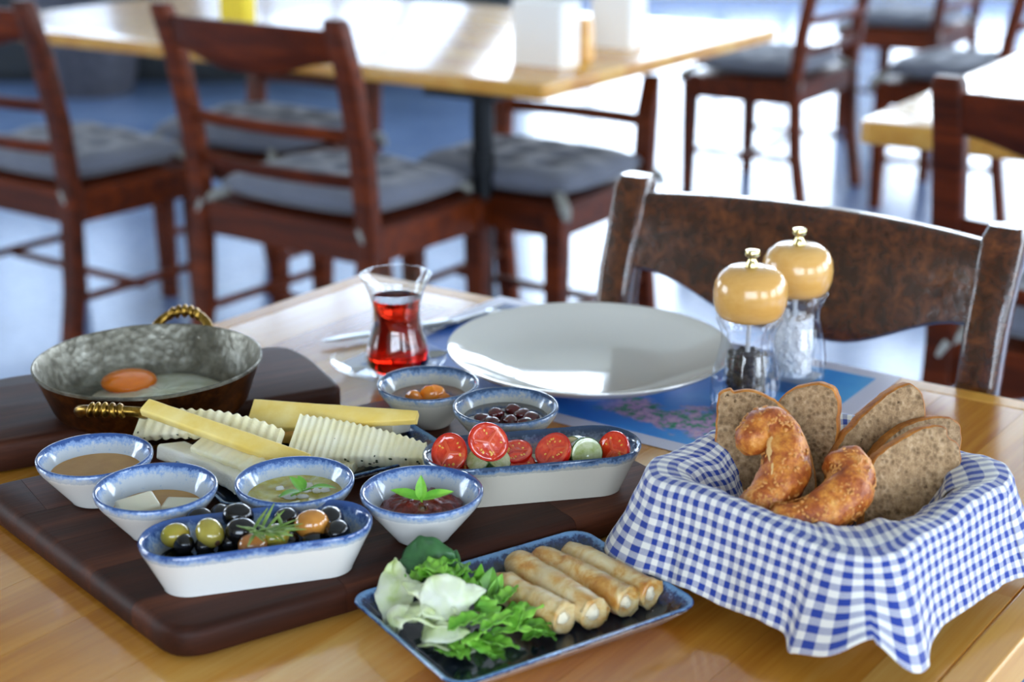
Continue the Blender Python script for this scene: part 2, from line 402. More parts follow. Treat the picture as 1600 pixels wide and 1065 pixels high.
def far_table(name, label, c, a1, w1, l1, th=.034, rc=.03, pole=None, mat=TABLEB):
    """c = corner nearest the camera, first side runs along a1 (deg), second along a1+90+.."""
    t = thing(name, label, 'table', (c.x, c.y, 0), R(a1))
    sl = slab(round_poly([(0, 0), (w1, 0), (w1, l1), (0, l1)], rc), T - th, T, .006)
    cut_strips(sl, 'plank', mat, t, 0, .12, .0003, None, 30)
    px, py = pole if pole else (w1 / 2, l1 / 2)
    M().lathe([(.027, .04), (.027, T - .24), (.03, T - .24), (.03, T - .20), (.027, T - .20), (.027, T - th - .02)], 24, c=(px, py, 0)).build('pole', BLACKM, t)
    M().lathe([(.19, 0), (.19, .012), (.06, .03), (.027, .045)], 40, c=(px, py, 0)).build('base_plate', BLACKM, t)
    M().box((px, py, T - th - .01), (.2, .2, .02)).build('mounting_plate', BLACKM, t)
    return t
cB = at(850, 133)
# local x along 145.5 deg (left-back), local y negative side -> use mirrored: place origin at the far left corner
B1 = 2.05; B2 = 1.22
dB = Vector((math.cos(R(-34)), math.sin(R(-34)), 0))
oB = cB - dB * B1
tB = far_table('restaurant_table', 'long yellow-topped table behind the middle chairs, with white holders on it', oB, -34, B1, B2, .036, .02, (B1 - .25, .12))
cT = at(1340, 188); tT = far_table('restaurant_table', 'yellow-topped table at the right edge behind the reddish chair', cT, -33, .9, 1.3, .045, .03, (.5, .75))
cLt = at(75, 338); tL = far_table('restaurant_table', 'round-cornered yellow table corner at the left edge beside the dark chair leg', cLt + Vector((math.cos(R(147)), math.sin(R(147)), 0)) * .9, -33, .9, .8, .045, .05, (.3, .4))
tL.location = cLt + Vector((math.cos(R(147)), math.sin(R(147)), 0)) * .9 + Vector((math.cos(R(237)), math.sin(R(237)), 0)) * .8

# ------------------------------------------------------------------ chairs
def cushion_mesh(a=.205, th=.07, seed=0):
    n = 34; top, bot = [], []
    def f(u, v):
        x, y = (u * 2 - 1), (v * 2 - 1); k = max(abs(x), abs(y)); 
        px, py = x * a * 1.17 * (1 - .06 * y * y), y * a * (1 - .06 * x * x)
        e_ = (1 - abs(x) ** 5) * (1 - abs(y) ** 5); z = th * .5 * max(e_, 0) ** .45
        tf = 1.0
        for i in (-.5, .0, .5):
            for j in (-.5, .0, .5): tf -= .62 * math.exp(-((x - i) ** 2 + (y - j) ** 2) / .018)
        z2 = z * max(tf, .1) * (1 + .25 * mnoise.noise(Vector((x * 3 + seed, y * 3, 1))))
        return px, py, z2, z
    m = M()
    m.grid(n, n, lambda u, v: (lambda q: (q[0], q[1], th * .5 + q[2] * 1.1))(f(u, v)))
    m.grid(n, n, lambda u, v: (lambda q: (q[0], q[1], th * .5 - q[3]))(f(u, v)))
    return m
def make_chair(label, mat, W=.525, D=.40, top=.915, low=False, loc=(0, 0, 0), rz=0, slats=2, near=False):
    t = thing('dining_chair', label, 'chair', loc, rz, None)
    px, py = (.043, .034) if near else (.052, .040)
    for s in (-1, 1):
        rings = []
        for z, y in ((0, -D / 2 - .05), (.2, -D / 2 - .015), (.44, -D / 2), (.62, -D / 2 - .015), (.8, -D / 2 - .05), (top - .012, -D / 2 - .082), (top, -D / 2 - .086)):
            if low and z > .7: continue
            k = .8 if z == top else 1
            rings.append([(s * W / 2 + q[0], y + q[1], z) for q in [(a_[0], a_[1]) for a_ in rrect(px / 2 * k, py / 2 * k, .008, k=3)]])
        if low: rings.append([(s * W / 2 + q[0], -D / 2 - .03, .70) for q in rrect(px / 2, py / 2, .008, k=3)])
        M().rings(rings).build('post', mat, t, smooth=50)
        M().rings([[(s * (W / 2 - .005) + q[0], D / 2 + q[1], z) for q in rrect(px / 2 * k, px / 2 * k, .006, k=3)] for z, k in ((0, .75), (.3, .95), (.44, 1))]).build('leg', mat, t, smooth=50)
        M().box((s * W / 2, 0, .405), (.024, D, .07)).build('side_rail', mat, t, bevel=.004)
        M().tube([(s * W / 2, -D / 2 - .02, .18), (s * W / 2, D / 2, .18)], .011).build('stretcher', mat, t)
    for y in (-D / 2, D / 2): M().box((0, y, .405), (W, .022, .07)).build('seat_rail', mat, t, bevel=.004)
    M().tube([(-W / 2, 0, .17), (W / 2, 0, .17)], .011).build('stretcher', mat, t)
    M().rings([[(x, y, z) for x, y, _ in rrect(W / 2 + .01, D / 2 + .012, .02)] for z in (.435, .45)]).build('seat', mat, t)
    def rail(z_top, z_bot_fn, bow=.03, th=.022, lean=True, top_fn=lambda x: 0):
        n = 28; m = M(); rg = []
        for i in range(n + 1):
            x = -1 + 2 * i / n; X = x * (W / 2 - .012); zt = z_top + top_fn(x); zb = z_bot_fn(x)
            def yy(z): return -D / 2 - .082 * max(0, (z - .5) / (.915 - .5)) ** 1.15 - bow * (1 - x * x)
            e_ = .004
            rg.append([(X, yy(zb) - th / 2 + e_, zb), (X, yy(zb) + th / 2 - e_, zb), (X, yy(zb) + th / 2, zb + e_), (X, yy((zb + zt) / 2) + th / 2, (zb + zt) / 2), (X, yy(zt) + th / 2, zt - e_),
                       (X, yy(zt) + th / 2 - e_, zt), (X, yy(zt) - th / 2 + e_, zt), (X, yy(zt) - th / 2, zt - e_), (X, yy((zb + zt) / 2) - th / 2, (zb + zt) / 2), (X, yy(zb) - th / 2, zb + e_)])
        return m.rings(rg)
    if not low:
        def zb(x):
            a_ = abs(x); return top - .115 - .055 * (1 - min(1, max(0, (a_ - .15) / .55)) ** 1.0) ** 1.0 * 1.0 + .012 * max(0, a_ - .7) / .3
        def zbs(x):
            endh, midh = (.076, .126) if near else (.068, .104); a_ = abs(x); t_ = min(1, max(0, (a_ - .2) / .75)); t_ = t_ * t_ * (3 - 2 * t_); return top - .028 - endh - (midh - endh) * (1 - t_)
        rail(top - (.018 if near else .026), zbs, top_fn=lambda x: .005 * (1 - x * x)).build('top_rail', mat, t, smooth=50)
        for z in (.66, .555)[:slats]:
            rail(z + .015, lambda x, z=z: z - .015, .03, .016).build('slat', mat, t, smooth=50)
    else:
        rail(.60, lambda x: .57, .02, .016).build('slat', mat, t, smooth=50)
    return t
def dirv(a): return Vector((math.cos(R(a)), math.sin(R(a)), 0))
def place_by_post(px, py, side, face, z=.165, W=.525, D=.40):
    """chair origin from the seen top of one back post; side -1 = local left post, face = heading of its front"""
    P = at(px, py, z); P.z = 0; fy = dirv(face); fx = dirv(face - 90)
    return P - fx * (side * W / 2) + fy * (D / 2 + .084)
cushA = None
cush = tag(cushion_mesh().build('seat_cushion', GREYF, smooth=60), '', 'cushion')
for s in (-1, 1):
    for q in (-1, 1):
        M().tube([(s * .20, q * .18, .02), (s * .225, q * .2, .012), (s * .252, q * .225, -.005), (s * .262, q * .23, -.03)], [.008, .013, .015, .008], 8).build('tie', TIE, cush)
first = [True]
def put_cushion(loc, rz, label):
    p = Vector((loc[0], loc[1], .452))
    if first[0]: first[0] = False; cush.location = p; cush.rotation_euler = (0, 0, rz); cush['label'] = label; cush['group'] = 'grey seat cushions'
    else: copy_tree(cush, p, rz, label)
FA = 54.0
locA = place_by_post(524, 30, 1, FA)
cA = make_chair('dark reddish-brown chair seen from behind, left of centre, back fully in view', CHAIRW, loc=locA, rz=R(FA - 90)); cA['group'] = 'dark wooden chairs'
put_cushion(locA + dirv(FA) * .015, R(FA - 90), 'tufted grey cushion on the chair whose whole back is in view, left of centre')
def add_chair(loc, face, lab, clab, src=None, cus=True):
    c = copy_tree(src or cA, loc, R(face - 90), lab)
    if cus: put_cushion(loc + dirv(face) * .015, R(face - 90), clab)
    return c
locL = Vector((-1.165, 3.96, 0))
add_chair(locL, FA, 'dark chair cut by the left edge, its post rising beside the grey cushion', 'grey cushion of the chair cut by the left edge')
locF = place_by_post(1484, 118, -1, 55)
add_chair(locF, 55, 'reddish-brown chair cut by the right edge in front of the yellow table', 'grey cushion of the chair cut by the right edge')
cLow = make_chair('dark chair pushed under the long yellow table right of its black pole', CHAIRW, W=.44, low=True, loc=at(860, 300, -.27), rz=0)
pB = Vector((.04, 3.80, 0)); cLow.location = pB; cLow.rotation_euler = (0, 0, R(236 - 90)); cLow['group'] = 'dark wooden chairs'
put_cushion(pB, R(236 - 90), 'pale-lit grey cushion right of the black table pole')
pA2 = Vector((-.70, 4.31, 0)); add_chair(pA2, 236, 'dark chair under the long yellow table, seen through the slats of the middle chair', 'grey cushion seen through the slats of the middle chair', cLow)
add_chair(Vector((.95, 5.62, 0)), 147, 'dark chair standing alone on the bright floor, upper right of centre', 'grey cushion of the chair on the bright floor')
add_chair(Vector((1.60, 5.45, 0)), 147, 'dark chair just left of the right-hand yellow table', 'grey cushion just left of the right-hand yellow table')
add_chair(Vector((1.78, 6.95, 0)), 147, 'farthest dark chair at the top right corner region', 'grey cushion of the farthest chair, top right')
add_chair(Vector((2.7, 5.8, 0)), 236, 'dark chair at the top right edge beyond the yellow table', 'grey cushion beyond the right yellow table, top right edge')
pN = place_by_post(1574, 352, -1, 236.3, .155, W=.435)
cN = make_chair('glossy worn brown chair in front at right, its wide back facing the table', CHAIRN, loc=pN, rz=R(236.3 - 90), W=.435, top=.905, near=True); cN['group'] = 'dark wooden chairs'

# items on the long table
def holder(px, py, wx, wy, h, name, label, cat, mat, mat2):
    p = at(px, py); t = thing(name, label, cat, p, R(-34))
    m = M(); th = .004
    m.rings([[(x, y, 0) for x, y, _ in rrect(wx, wy, .008)], [(x, y, h) for x, y, _ in rrect(wx, wy, .008)], [(x, y, h) for x, y, _ in rrect(wx - th, wy - th, .006)], [(x, y, .01) for x, y, _ in rrect(wx - th, wy - th, .006)]])
    m.build('box', mat, t)
    n = M()
    for i in range(5): n.box((0, -wy * .6 + wy * .3 * i, h * .55), (wx * 1.7, wy * .18, h * .86))
    n.build('napkins', mat2, t, kind='stuff'); return t
PAPER = plain('paper_white', '#f2f2f0', .7); YEL = plain('yellow_card', '#e6d21a', .5)
holder(853, 100, .07, .045, .15, 'napkin_holder', 'white napkin holder near the front corner of the long yellow table', 'napkin holder', PAPER, PAPER)
holder(966, 72, .06, .045, .17, 'napkin_holder', 'taller white holder behind the wooden block on the long table', 'napkin holder', PAPER, PAPER)
p = at(913, 92); t = thing('wooden_holder', 'small brown wooden block between the two white holders on the long table', 'holder', p, R(-34))
M().rings([[(x * k, y * k, z) for x, y, _ in rrect(.018, .018, .004)] for z, k in ((0, 1.1), (.09, .9), (.1, .6))]).build('block', TABLEL, t)
p = at(372, 34); t = thing('yellow_box', 'small yellow box on the far side of the long table, above the middle chair back', 'box', p, R(-34))
M().box((0, 0, .05), (.10, .05, .10)).build('box', YEL, t, bevel=.003)
# planter and low dark partition at back left
p = at(115, 158, -.75); t = thing('floor_planter', 'large dark grey round planter on the floor at back left', 'planter', (p.x, p.y + .28, 0))
M().lathe([(.22, 0), (.25, .1), (.30, .62), (.31, .66), (.28, .66), (.27, .6), (.02, .58)], 40).build('pot', mottled('pot_grey', '#3a3a42', '#55555f', 20, .6), t)
M().lathe([(.27, .6), (.2, .63), (.02, .64)], 24).build('soil', plain('soil', '#1c1510', .9), t)
m = M(); m.box((-1.75, 8.3, .42), (3.5, .3, .84)); t = tag(m.build('partition', DARKW, bevel=.01), 'low dark grey partition on the floor at back left', 'partition')
mm = M()
for i in range(7): M().box((-3.25 + i * .5, 8.135, .42), (.46, .03, .74)).build('panel', DARKW, t, bevel=.006)

# ================================================================== on the near table
BT = .025                                   # top of the serving boards above the table
ex = Vector((math.cos(R(33)), math.sin(R(33)))); ey = Vector((-ex.y, ex.x))
# ---- lower board
poly = [(-.228, .921), (.150, 1.167), (.094, 1.250), (-.100, 1.392), (-.445, 1.169)]
bd = thing('serving_board', 'large dark walnut board in front carrying the small bowls', 'board', (0, 0, T))
sl = slab(round_poly([poly[0], poly[1], poly[2], poly[3], poly[4]], .028, 8), 0.0005, BT, .0075)
cut_strips(sl, 'stave', WALNUT, bd, R(33), .062, .00012, .22, 40)
# ---- upper board
poly2 = [(-.161, 1.392), (-.205, 1.482), (-.236, 1.522), (-.325, 1.495), (-.500, 1.425), (-.62, 1.29), (-.57, 1.192)]
b2 = thing('serving_board', 'dark walnut board at left carrying the copper pan', 'board', (0, 0, T))
sl = slab(round_poly(poly2, .02, 6), 0.0005, .030, .006)
cut_strips(sl, 'stave', WALNUT2, b2, R(27), .075, .00012, None, 40)
UB = .030

# ---- placemat: printed paper
pmx = Vector((math.cos(R(-34.5)), math.sin(R(-34.5)))); pmy = Vector((-pmx.y, pmx.x))
pmc = at(1410, 590).xy - pmx * .255 - pmy * .155
PM = N('placemat_print'); tcx = PM.n('TexCoord').outputs['Object']; sp = PM.n('SeparateXYZ'); PM.l(tcx, sp.inputs[0]); X_, Y_ = sp.outputs[0], sp.outputs[1]
f1 = PM.noise(tcx, 14, 4, .6); f2 = PM.noise(tcx, 75, 4, .7)
sea = PM.ramp(PM.math('ADD', PM.math('MULTIPLY', X_, 1.4), PM.math('ADD', PM.math('MULTIPLY', f1, .5), .28)), [(.05, '#1b55b5'), (.45, '#1f6fd6'), (.7, '#3a8fe0'), (.95, '#5fb4e8')])
flow = PM.ramp(f2, [(.3, '#1d6a54'), (.42, '#3d9c6a'), (.5, '#b58ac0'), (.62, '#d9b6c8'), (.75, '#4a74c8')])
def band(v, a, b, soft=.02):
    q1 = PM.math('SMOOTH_MIN', PM.math('DIVIDE', PM.math('SUBTRACT', v, a), soft), 1.0, .1); q2 = PM.math('SMOOTH_MIN', PM.math('DIVIDE', PM.math('SUBTRACT', b, v), soft), 1.0, .1)
    x = PM.n('Clamp'); PM.l(PM.math('MINIMUM', q1, q2), x.inputs[0]); return x.outputs[0]
d_ = PM.math('ADD', PM.math('MULTIPLY', PM.math('SUBTRACT', f1, .5), .16), Y_)
fm = PM.math('MULTIPLY', band(X_, .03, .24, .03), band(d_, -.115, -.045, .012))
c1 = PM.mix(fm, sea, flow)
q = PM.math('MULTIPLY', band(X_, .135, .185, .002), band(Y_, .072, .118, .002)); c1 = PM.mix(q, c1, '#cfd6e4')
ins = PM.math('MULTIPLY', band(X_, -.235, .235, .001), band(Y_, -.135, .135, .001)); c1 = PM.mix(ins, '#cfcfe2', c1)
PM.col(c1).set(Roughness=.38)
mt = M().rings([[(x, y, z) for x, y, _ in rrect(.255, .155, .002)] for z in (0, .0006)]).build('placemat', PM.m, loc=(pmc.x, pmc.y, T + .0004), rot=(0, 0, R(-34.5)))
tag(mt, 'blue printed paper placemat with pink flowers under the big plate', 'placemat')

# ---- round bowls
def bowl_mesh(Rr=.047, Hh=.040, base=.47, n=72):
    p = [(base * Rr - .003, .0, 0), (base * Rr, .002, 0), (base * Rr + .001, .004, 0), (Rr * .92, Hh - .011, 0), (Rr * .955, Hh - .0085, 0), (Rr * .985, Hh - .006, .4), (Rr, Hh - .003, .55), (Rr, Hh - .0012, .72),
         (Rr - .0012, Hh, .95), (Rr - .0028, Hh - .0004, 1.0), (Rr - .0045, Hh - .003, .68), (Rr * .84, Hh - .009, .37), (Rr * .72, Hh * .52, .30), (Rr * .5, Hh * .22, .3), (Rr * .2, .005, .3), (.0005, .0045, .3)]
    return M().lathe([(a, b) for a, b, c in p], n, g=[c for a, b, c in p])
def rim_r(z, Rr=.047, Hh=.040):          # inner radius at height z
    return Rr * .72 + (Rr * .84 - Rr * .72) * (z - Hh * .52) / (Hh - .009 - Hh * .52) if z > Hh * .52 else Rr * (.5 + .22 * (z - Hh * .22) / (Hh * .30))
bowls = {}
for key, px, py, z, mt_, lab in (('honey', 147.5, 709, BT + .040, GL_BLUE, 'round blue-rimmed bowl of tan paste, leftmost on the board'),
                             ('butter', 243, 759, BT + .040, GL_BLUE, 'round blue-rimmed bowl holding pale butter blocks, behind the olive dish'),
                             ('yogurt', 460, 748, BT + .040, GL_BLUE, 'round blue-rimmed bowl of yellow-green oil dip with a green sprig'),
                             ('paste', 659, 764, BT + .040, GL_BLUE, 'round blue-rimmed bowl of dark red paste in front of the tomato dish'),
                             ('apricot', 669, 597, BT + .040, GL_GREY, 'greyer round bowl of apricot jam beside the tea glass'),
                             ('cherry', 790, 632, BT + .040, GL_GREY, 'greyer round bowl of dark cherry jam behind the tomato dish')):
    p = at(px, py, z); p.z = T + BT + .0003
    rk = 1.0 if key in ('butter', 'paste') else .985
    o = tag(bowl_mesh(.047 * rk).build('small_bowl', mt_, loc=p, rot=(0, 0, random.random() * 6), smooth=60), lab, 'bowl', 'small round bowls'); bowls[key] = p
def disc(r, z, amp=.0, fr=60, seed=0, dome=0.0, n=48, k=14, thick=.006):
    m = M(); pr = []
    rg = []
    for i in range(k + 1):
        t = i / k; q = r * (1 - t) + .0004 * t
        rg.append([(q * math.cos(2 * math.pi * j / n), q * math.sin(2 * math.pi * j / n),
                    z + dome * (1 - (q / r) ** 2) + (amp * mnoise.noise(Vector((q * math.cos(2 * math.pi * j / n) * fr + seed, q * math.sin(2 * math.pi * j / n) * fr, seed))) * min(1, (1 - q / r) * 6) if amp else 0)) for j in range(n)])
    rg = [[(x * .80, y * .80, z - thick) for x, y, _ in rg[0]]] + rg
    return m.rings(rg)
def leaf(m, base, tip, width, up=Vector((0, 0, 1)), cup=.15, droop=.1, nu=10, nv=6, wav=0, th=0, lobes=0):
    base, tip = Vector(base), Vector(tip); d = tip - base; L = d.length; d.normalize(); s = d.cross(up).normalized(); u_ = s.cross(d).normalized()
    def f(u, v):
        w_ = width * .5 * (math.sin(math.pi * min(1, u * .96 + .04) ** .8) ** .9)
        if lobes: w_ *= .62 + .38 * abs(math.sin(math.pi * lobes * u)) 
        x = (v * 2 - 1); b = -droop * L * (u - .0) ** 2 + droop * L * u
        wv = wav * math.sin(u * 22 + x * 2) * abs(x)
        return base + d * (u * L) + s * (x * w_) + u_ * (cup * abs(x) * w_ * 1.2 + b + wv)
    m.grid(nu, nv, f); return m
def leafmat(name, c1, c2, sub=.0, rough=.4, sc_=60):
    x = N(name); v = x.coord(); f = x.noise(v, sc_, 3)
    x.col(x.ramp(f, [(.3, c1), (.7, c2)])).set(Roughness=rough); x.b.inputs['Transmission Weight'].default_value = 0
    x.b.inputs['Subsurface Weight'].default_value = sub; x.b.inputs['Subsurface Radius'].default_value = (.004, .006, .002); x.b.inputs['Subsurface Scale'].default_value = .5
    x.bump(f, .2, .001); return x.m
GREEN = leafmat('leaf_green', '#3f7a1c', '#79b53a'); GREEN2 = leafmat('leaf_bright', '#4f9a22', '#93cf4a'); DGREEN = leafmat('leaf_dark', '#1f4524', '#457a44')
ROSEM = leafmat('rosemary_green', '#44681f', '#86a04a', 0, .5)

# contents
def food(name, m, mat, key, lab, cat, **k):
    p = bowls[key]; return tag(m.build(name, mat, loc=p, smooth=60, **k), lab, cat)
TAHINI = mottled('tan_paste', '#ae7c34', '#c6964e', 30, .4, 0)
food('tan_dip', disc(rim_r(.0255, .0463), .0255, .0006, 40, 1), TAHINI, 'honey', 'smooth tan-brown paste filling the leftmost bowl', 'dip')
food('tan_dip', disc(rim_r(.0215), .0215, .0006, 40, 2), TAHINI, 'butter', 'thin tan liquid around the butter blocks', 'dip')
BUTTER = plain('butter', '#e2d9bf', .35, Subsurface_Weight=.1)
for (x, y, z, a, d, tilt, lab) in ((-.012, -.010, .025, 28, (.030, .024, .013), 6, 'pale cream butter block with sharp corner, left in its bowl'), (.018, -.002, .0225, -5, (.026, .022, .009), 0, 'thin cream butter block at right in the butter bowl')):
    p = bowls['butter'] + Vector((x, y, z)); tag(M().box((0, 0, 0), d).build('butter_block', BUTTER, loc=p, rot=(R(tilt), R(-tilt), R(a)), bevel=.0022), lab, 'butter')
DIP = N('oil_dip'); _v = DIP.coord(); _f = DIP.noise(_v, 45, 4, .6, .5)
DIP.col(DIP.ramp(_f, [(.3, '#a88a08'), (.5, '#b8a830'), (.64, '#c8c470'), (.78, '#dcdcc8')])).set(Roughness=.15, Coat_Weight=.3); DIP = DIP.m
food('oil_dip', disc(rim_r(.027, .0463), .027, .0018, 90, 3), DIP, 'yogurt', 'yellow-green olive oil over crushed cheese in its bowl', 'dip')
m = M()
for i in range(9):
    a = random.random() * 6.28; r_ = .004 + random.random() * .018; m.ball((r_ * math.cos(a) + .004, r_ * math.sin(a), .0275), (.0035 + random.random() * .003, .003, .0022), 8)
m.noise(.0012, 300, 1); food('cheese_curds', m, plain('curd', '#dddad0', .4), 'yogurt', 'white curds poking out of the yellow-green oil', 'cheese', kind='stuff')
sp_ = thing('herb_sprig', 'small dark green three-leaf sprig on the oil dip', 'herb', bowls['yogurt'] + Vector((.002, -.004, .029)))
M().tube([(-.004, -.006, .001), (.004, -.001, .003), (.014, .004, .004)], [.0007, .0008, .0006], 6).build('stem', GREEN, sp_)
for b, t_, w_ in (((.004, -.002, .003), (-.006, .004, .013), .009), ((.004, -.002, .003), (-.012, -.016, .004), .009), ((.010, .002, .004), (.031, .003, .003), .008), ((.006, 0, .004), (.0, .010, .011), .007)):
    leaf(M(), b, t_, w_, droop=.3).build('leaf', GREEN, sp_, smooth=80)
RED = mottled('red_paste', '#4a0e05', '#8a220c', 160, .28, .8, .002, '#c04a20', Coat_Weight=.25)
m = M().lathe([(rim_r(.021) * .8, .014), (rim_r(.021) * .93, .0215)] + [(rim_r(.021) * .93 * math.cos(t), .0215 + .012 * math.sin(t)) for t in [R(x) for x in (8, 16, 24, 32, 40, 48, 56, 64, 72, 80, 88)]], 64).noise(.0024, 170, 2).noise(.0022, 480, 5)
food('pepper_paste', m, RED, 'paste', 'coarse dark red pepper paste heaped in its bowl', 'paste')
sp_ = thing('mint_sprig', 'bright green three-pointed leaf sprig on the red paste', 'herb', bowls['paste'] + Vector((.0, -.008, .034)))
M().tube([(0, 0, -.004), (0, 0, .003)], [.001, .0012], 6).build('stem', GREEN2, sp_)
for t_, w_ in (((-.024, .006, .006), .009), ((.025, .003, .006), .009), ((.0, .003, .020), .009)):
    leaf(M(), (0, 0, .001), t_, w_, up=Vector((0, -.5, 1)) if t_[0] else Vector((0, -1, .3)), droop=.12, cup=.35).build('leaf', GREEN2, sp_, smooth=80)
SYR = plain('apricot_syrup', '#7c4420', .06, Coat_Weight=1.0, Subsurface_Weight=.2)
food('apricot_syrup', disc(rim_r(.025, .0463), .025, .0005, 50, 5), SYR, 'apricot', 'clear brown syrup in the apricot bowl', 'jam')
APR = mottled('apricot', '#c8630a', '#e8901c', 60, .22, .2, .001, None, Coat_Weight=.6)
for (x, y, s_, h_, lab) in ((-.013, -.008, .010, .012, 'small orange apricot chunk at left in its syrup'), (.004, -.004, .0135, .016, 'largest orange apricot chunk standing in its syrup'), (.014, -.010, .008, .008, 'low apricot piece at right of the largest chunk')):
    m = M(); m.ball((0, 0, 0), (s_, s_ * .7, h_ * .8), 10, k=7); m.noise(.003, 90, x * 900); tag(m.build('apricot_piece', APR, loc=bowls['apricot'] + Vector((x, y, .027)), rot=(.3, .4, x * 50), smooth=30), lab, 'apricot')
CHS = plain('cherry_syrup', '#1c0506', .05, Coat_Weight=1.0)
food('cherry_syrup', disc(rim_r(.028, .0463), .028, .0008, 60, 6), CHS, 'cherry', 'dark purple-red syrup in the cherry bowl', 'jam')
CHF = plain('cherry_flesh', '#4f0a0e', .12, Coat_Weight=.8)
for i, (x, y) in enumerate([(-.02, -.006), (-.008, .006), (.004, -.010), (.014, .004), (.022, -.006), (-.012, -.014), (.008, .014), (.018, -.016)]):
    o = M().ball((0, 0, 0), (.0085, .007, .0055), 14).noise(.0018, 120, i).build('cherry', CHF, loc=bowls['cherry'] + Vector((x, y, .0285)), rot=(0, .2, i), smooth=60)
    tag(o, 'dark glossy cherry at the %s of the cherry bowl' % ('left edge', 'back left', 'middle', 'back right', 'right edge', 'front left', 'far back', 'front right')[i], 'cherry', 'cherries in the dark jam')

# ---- long oval dishes
def stadium(L, Rr, z, k=20):
    out = []
    for s_, a0 in ((1, -90), (-1, 90)):
        for i in range(k + 1):
            t = R(a0 + 180 * i / k); out.append((s_ * L + Rr * math.cos(t), Rr * math.sin(t), z))
    return out
def oval_dish(L, Rr, Hh, base=.62):
    """L half distance of the end centres, Rr rim radius"""
    P = [(-.40, .0, 0), (-.385, .002, 0), (-.09, Hh - .012, 0), (-.05, Hh - .009, 0), (-.02, Hh - .0065, .45), (0, Hh - .0035, .72), (0, Hh - .0015, .85), (-.03, Hh, .95), (-.07, Hh - .0005, 1.0), (-.12, Hh - .004, .85), (-.2, Hh - .012, .5), (-.36, Hh * .35, .3), (-.50, .006, .3), (-.75, .005, .3)]
    rg = []
    for d, z, g in P:
        q = 1 + d; rg.append(stadium(L + d * Rr * .12, Rr * q, z))
    return M().rings(rg, g=[g for _, _, g in P])
def dish_at(pl, pr, ang_, L, Rr, Hh, mat, lab, z=BT):
    c = (at(*pl, z + Hh) + at(*pr, z + Hh)) / 2; c.z = T + z + .0003
    return tag(oval_dish(L, Rr, Hh).build('oval_dish', mat, loc=c, rot=(0, 0, R(ang_)), smooth=60), lab, 'dish', 'oval dishes'), c
OA = 17; od, oc = dish_at((222, 832), (578, 816), OA, .050, .0345, .038, GL_BLUE, 'small oval blue-rimmed dish of mixed olives at the front')
TA = 12; td, tcn = dish_at((658, 702), (1005, 693), TA, .054, .0365, .040, GL_GREY, 'larger oval dark-rimmed dish of tomatoes and cucumber')
def OLV(name, c1, c2, c3=None): return mottled(name, c1, c2, 55, .14, 0, 0, c3, Coat_Weight=.5)
OLM = {'green': OLV('olive_green', '#93832f', '#a89a44'), 'tan': OLV('olive_tan', '#a56a28', '#c08236'), 'pink': OLV('olive_pink', '#8a4f26', '#b8793a'), 'yellow': OLV('olive_yellow', '#8d8a26', '#aa8f36')}
OLB = plain('olive_black', '#0b090c', .14, Coat_Weight=.4); OLB.node_tree.nodes['Principled BSDF'].inputs['Roughness'].default_value = .2
PIT = plain('olive_end', '#4a2c18', .5)
def olive(px, py, z, r, kind, yaw, pitch, lab, grp=None, hole=False):
    r *= 1.1; p = at(px, py, BT + z + .001)
    o = M().ball((0, 0, 0), (r * 1.22, r, r), 18, k=12).build('olive', OLB if kind == 'black' else OLM[kind], loc=p, rot=(0, R(pitch), R(yaw)), smooth=80)
    if kind == 'black': m_ = o.modifiers.new('d', 'DISPLACE'); tx = bpy.data.textures.get('wr') or bpy.data.textures.new('wr', 'CLOUDS'); tx.noise_scale = .004; m_.texture = tx; m_.strength = .0008
    tag(o, lab, 'olive', grp)
    if hole:
        M().ball((r * 1.17, 0, 0), (.0012, .0022, .0026), 8).build('stem_end', PIT, o)
    return o
olive(274, 836, .030, .0083, 'yellow', 30, 0, 'yellow-brown olive, leftmost light olive in the dish')
olive(328, 832, .033, .0092, 'green', -52, 20, 'plump green olive whose stem scar faces the viewer', hole=True)
olive(395, 852, .030, .0080, 'pink', 10, 0, 'pinkish-brown olive at the front rim, left of the rosemary tips')
olive(431, 838, .031, .0085, 'yellow', 60, 0, 'olive half hidden under the rosemary sprig')
olive(487, 818, .035, .0098, 'tan', 20, 0, 'large orange-brown olive right of the rosemary')
OL_LAB = ['big black olive just left of the rosemary sprig', 'black olive at the far rim behind the big one left of the rosemary', 'black olive behind the plump green olive', 'small black olive at the front rim below the leftmost light olive',
          'black olive low between the leftmost two light olives and the front rim', 'black olive behind the rosemary tips', 'black olive at the far rim right of the orange-brown one', 'rightmost black olive in the oval dish', 'black olive half sunk below the orange-brown one',
          'small black olive at the front rim under the half-hidden olive', 'black olive at the front rim between the green and the pinkish olive', 'black olive under the middle of the rosemary sprig', 'black olive at the far rim behind the green olive']
for x, y, z, r, w_ in ((378, 830, .033, .0092, 1), (372, 806, .033, .009, 0), (312, 812, .027, .0085, 0), (287, 849, .026, .007, 0), (320, 852, .024, .0065, 0), (447, 812, .030, .0085, 0), (516, 812, .032, .0095, 0), (527, 832, .029, .0088, 0), (490, 846, .025, .0075, 0), (450, 846, .024, .007, 0), (357, 846, .024, .0075, 0), (400, 812, .024, .008, 0), (345, 805, .024, .008, 0)):
    olive(x, y, z, r, 'black', random.random() * 180, 10, OL_LAB.pop(0), 'black olives in the oval dish')
m = disc(1, 0, 0)
bs = stadium(.047, .0205, .012); bt_ = stadium(.048, .0238, .020)
o = tag(M().rings([bs, bt_]).build('olive_oil', plain('dark_oil', '#1c1408', .05, Coat_Weight=1), loc=oc, rot=(0, 0, R(OA)), smooth=30), 'dark oil pooled under the olives', 'oil')
rs = thing('rosemary_sprig', 'green rosemary sprig lying across the olives', 'herb', at(418, 833, BT + .043))
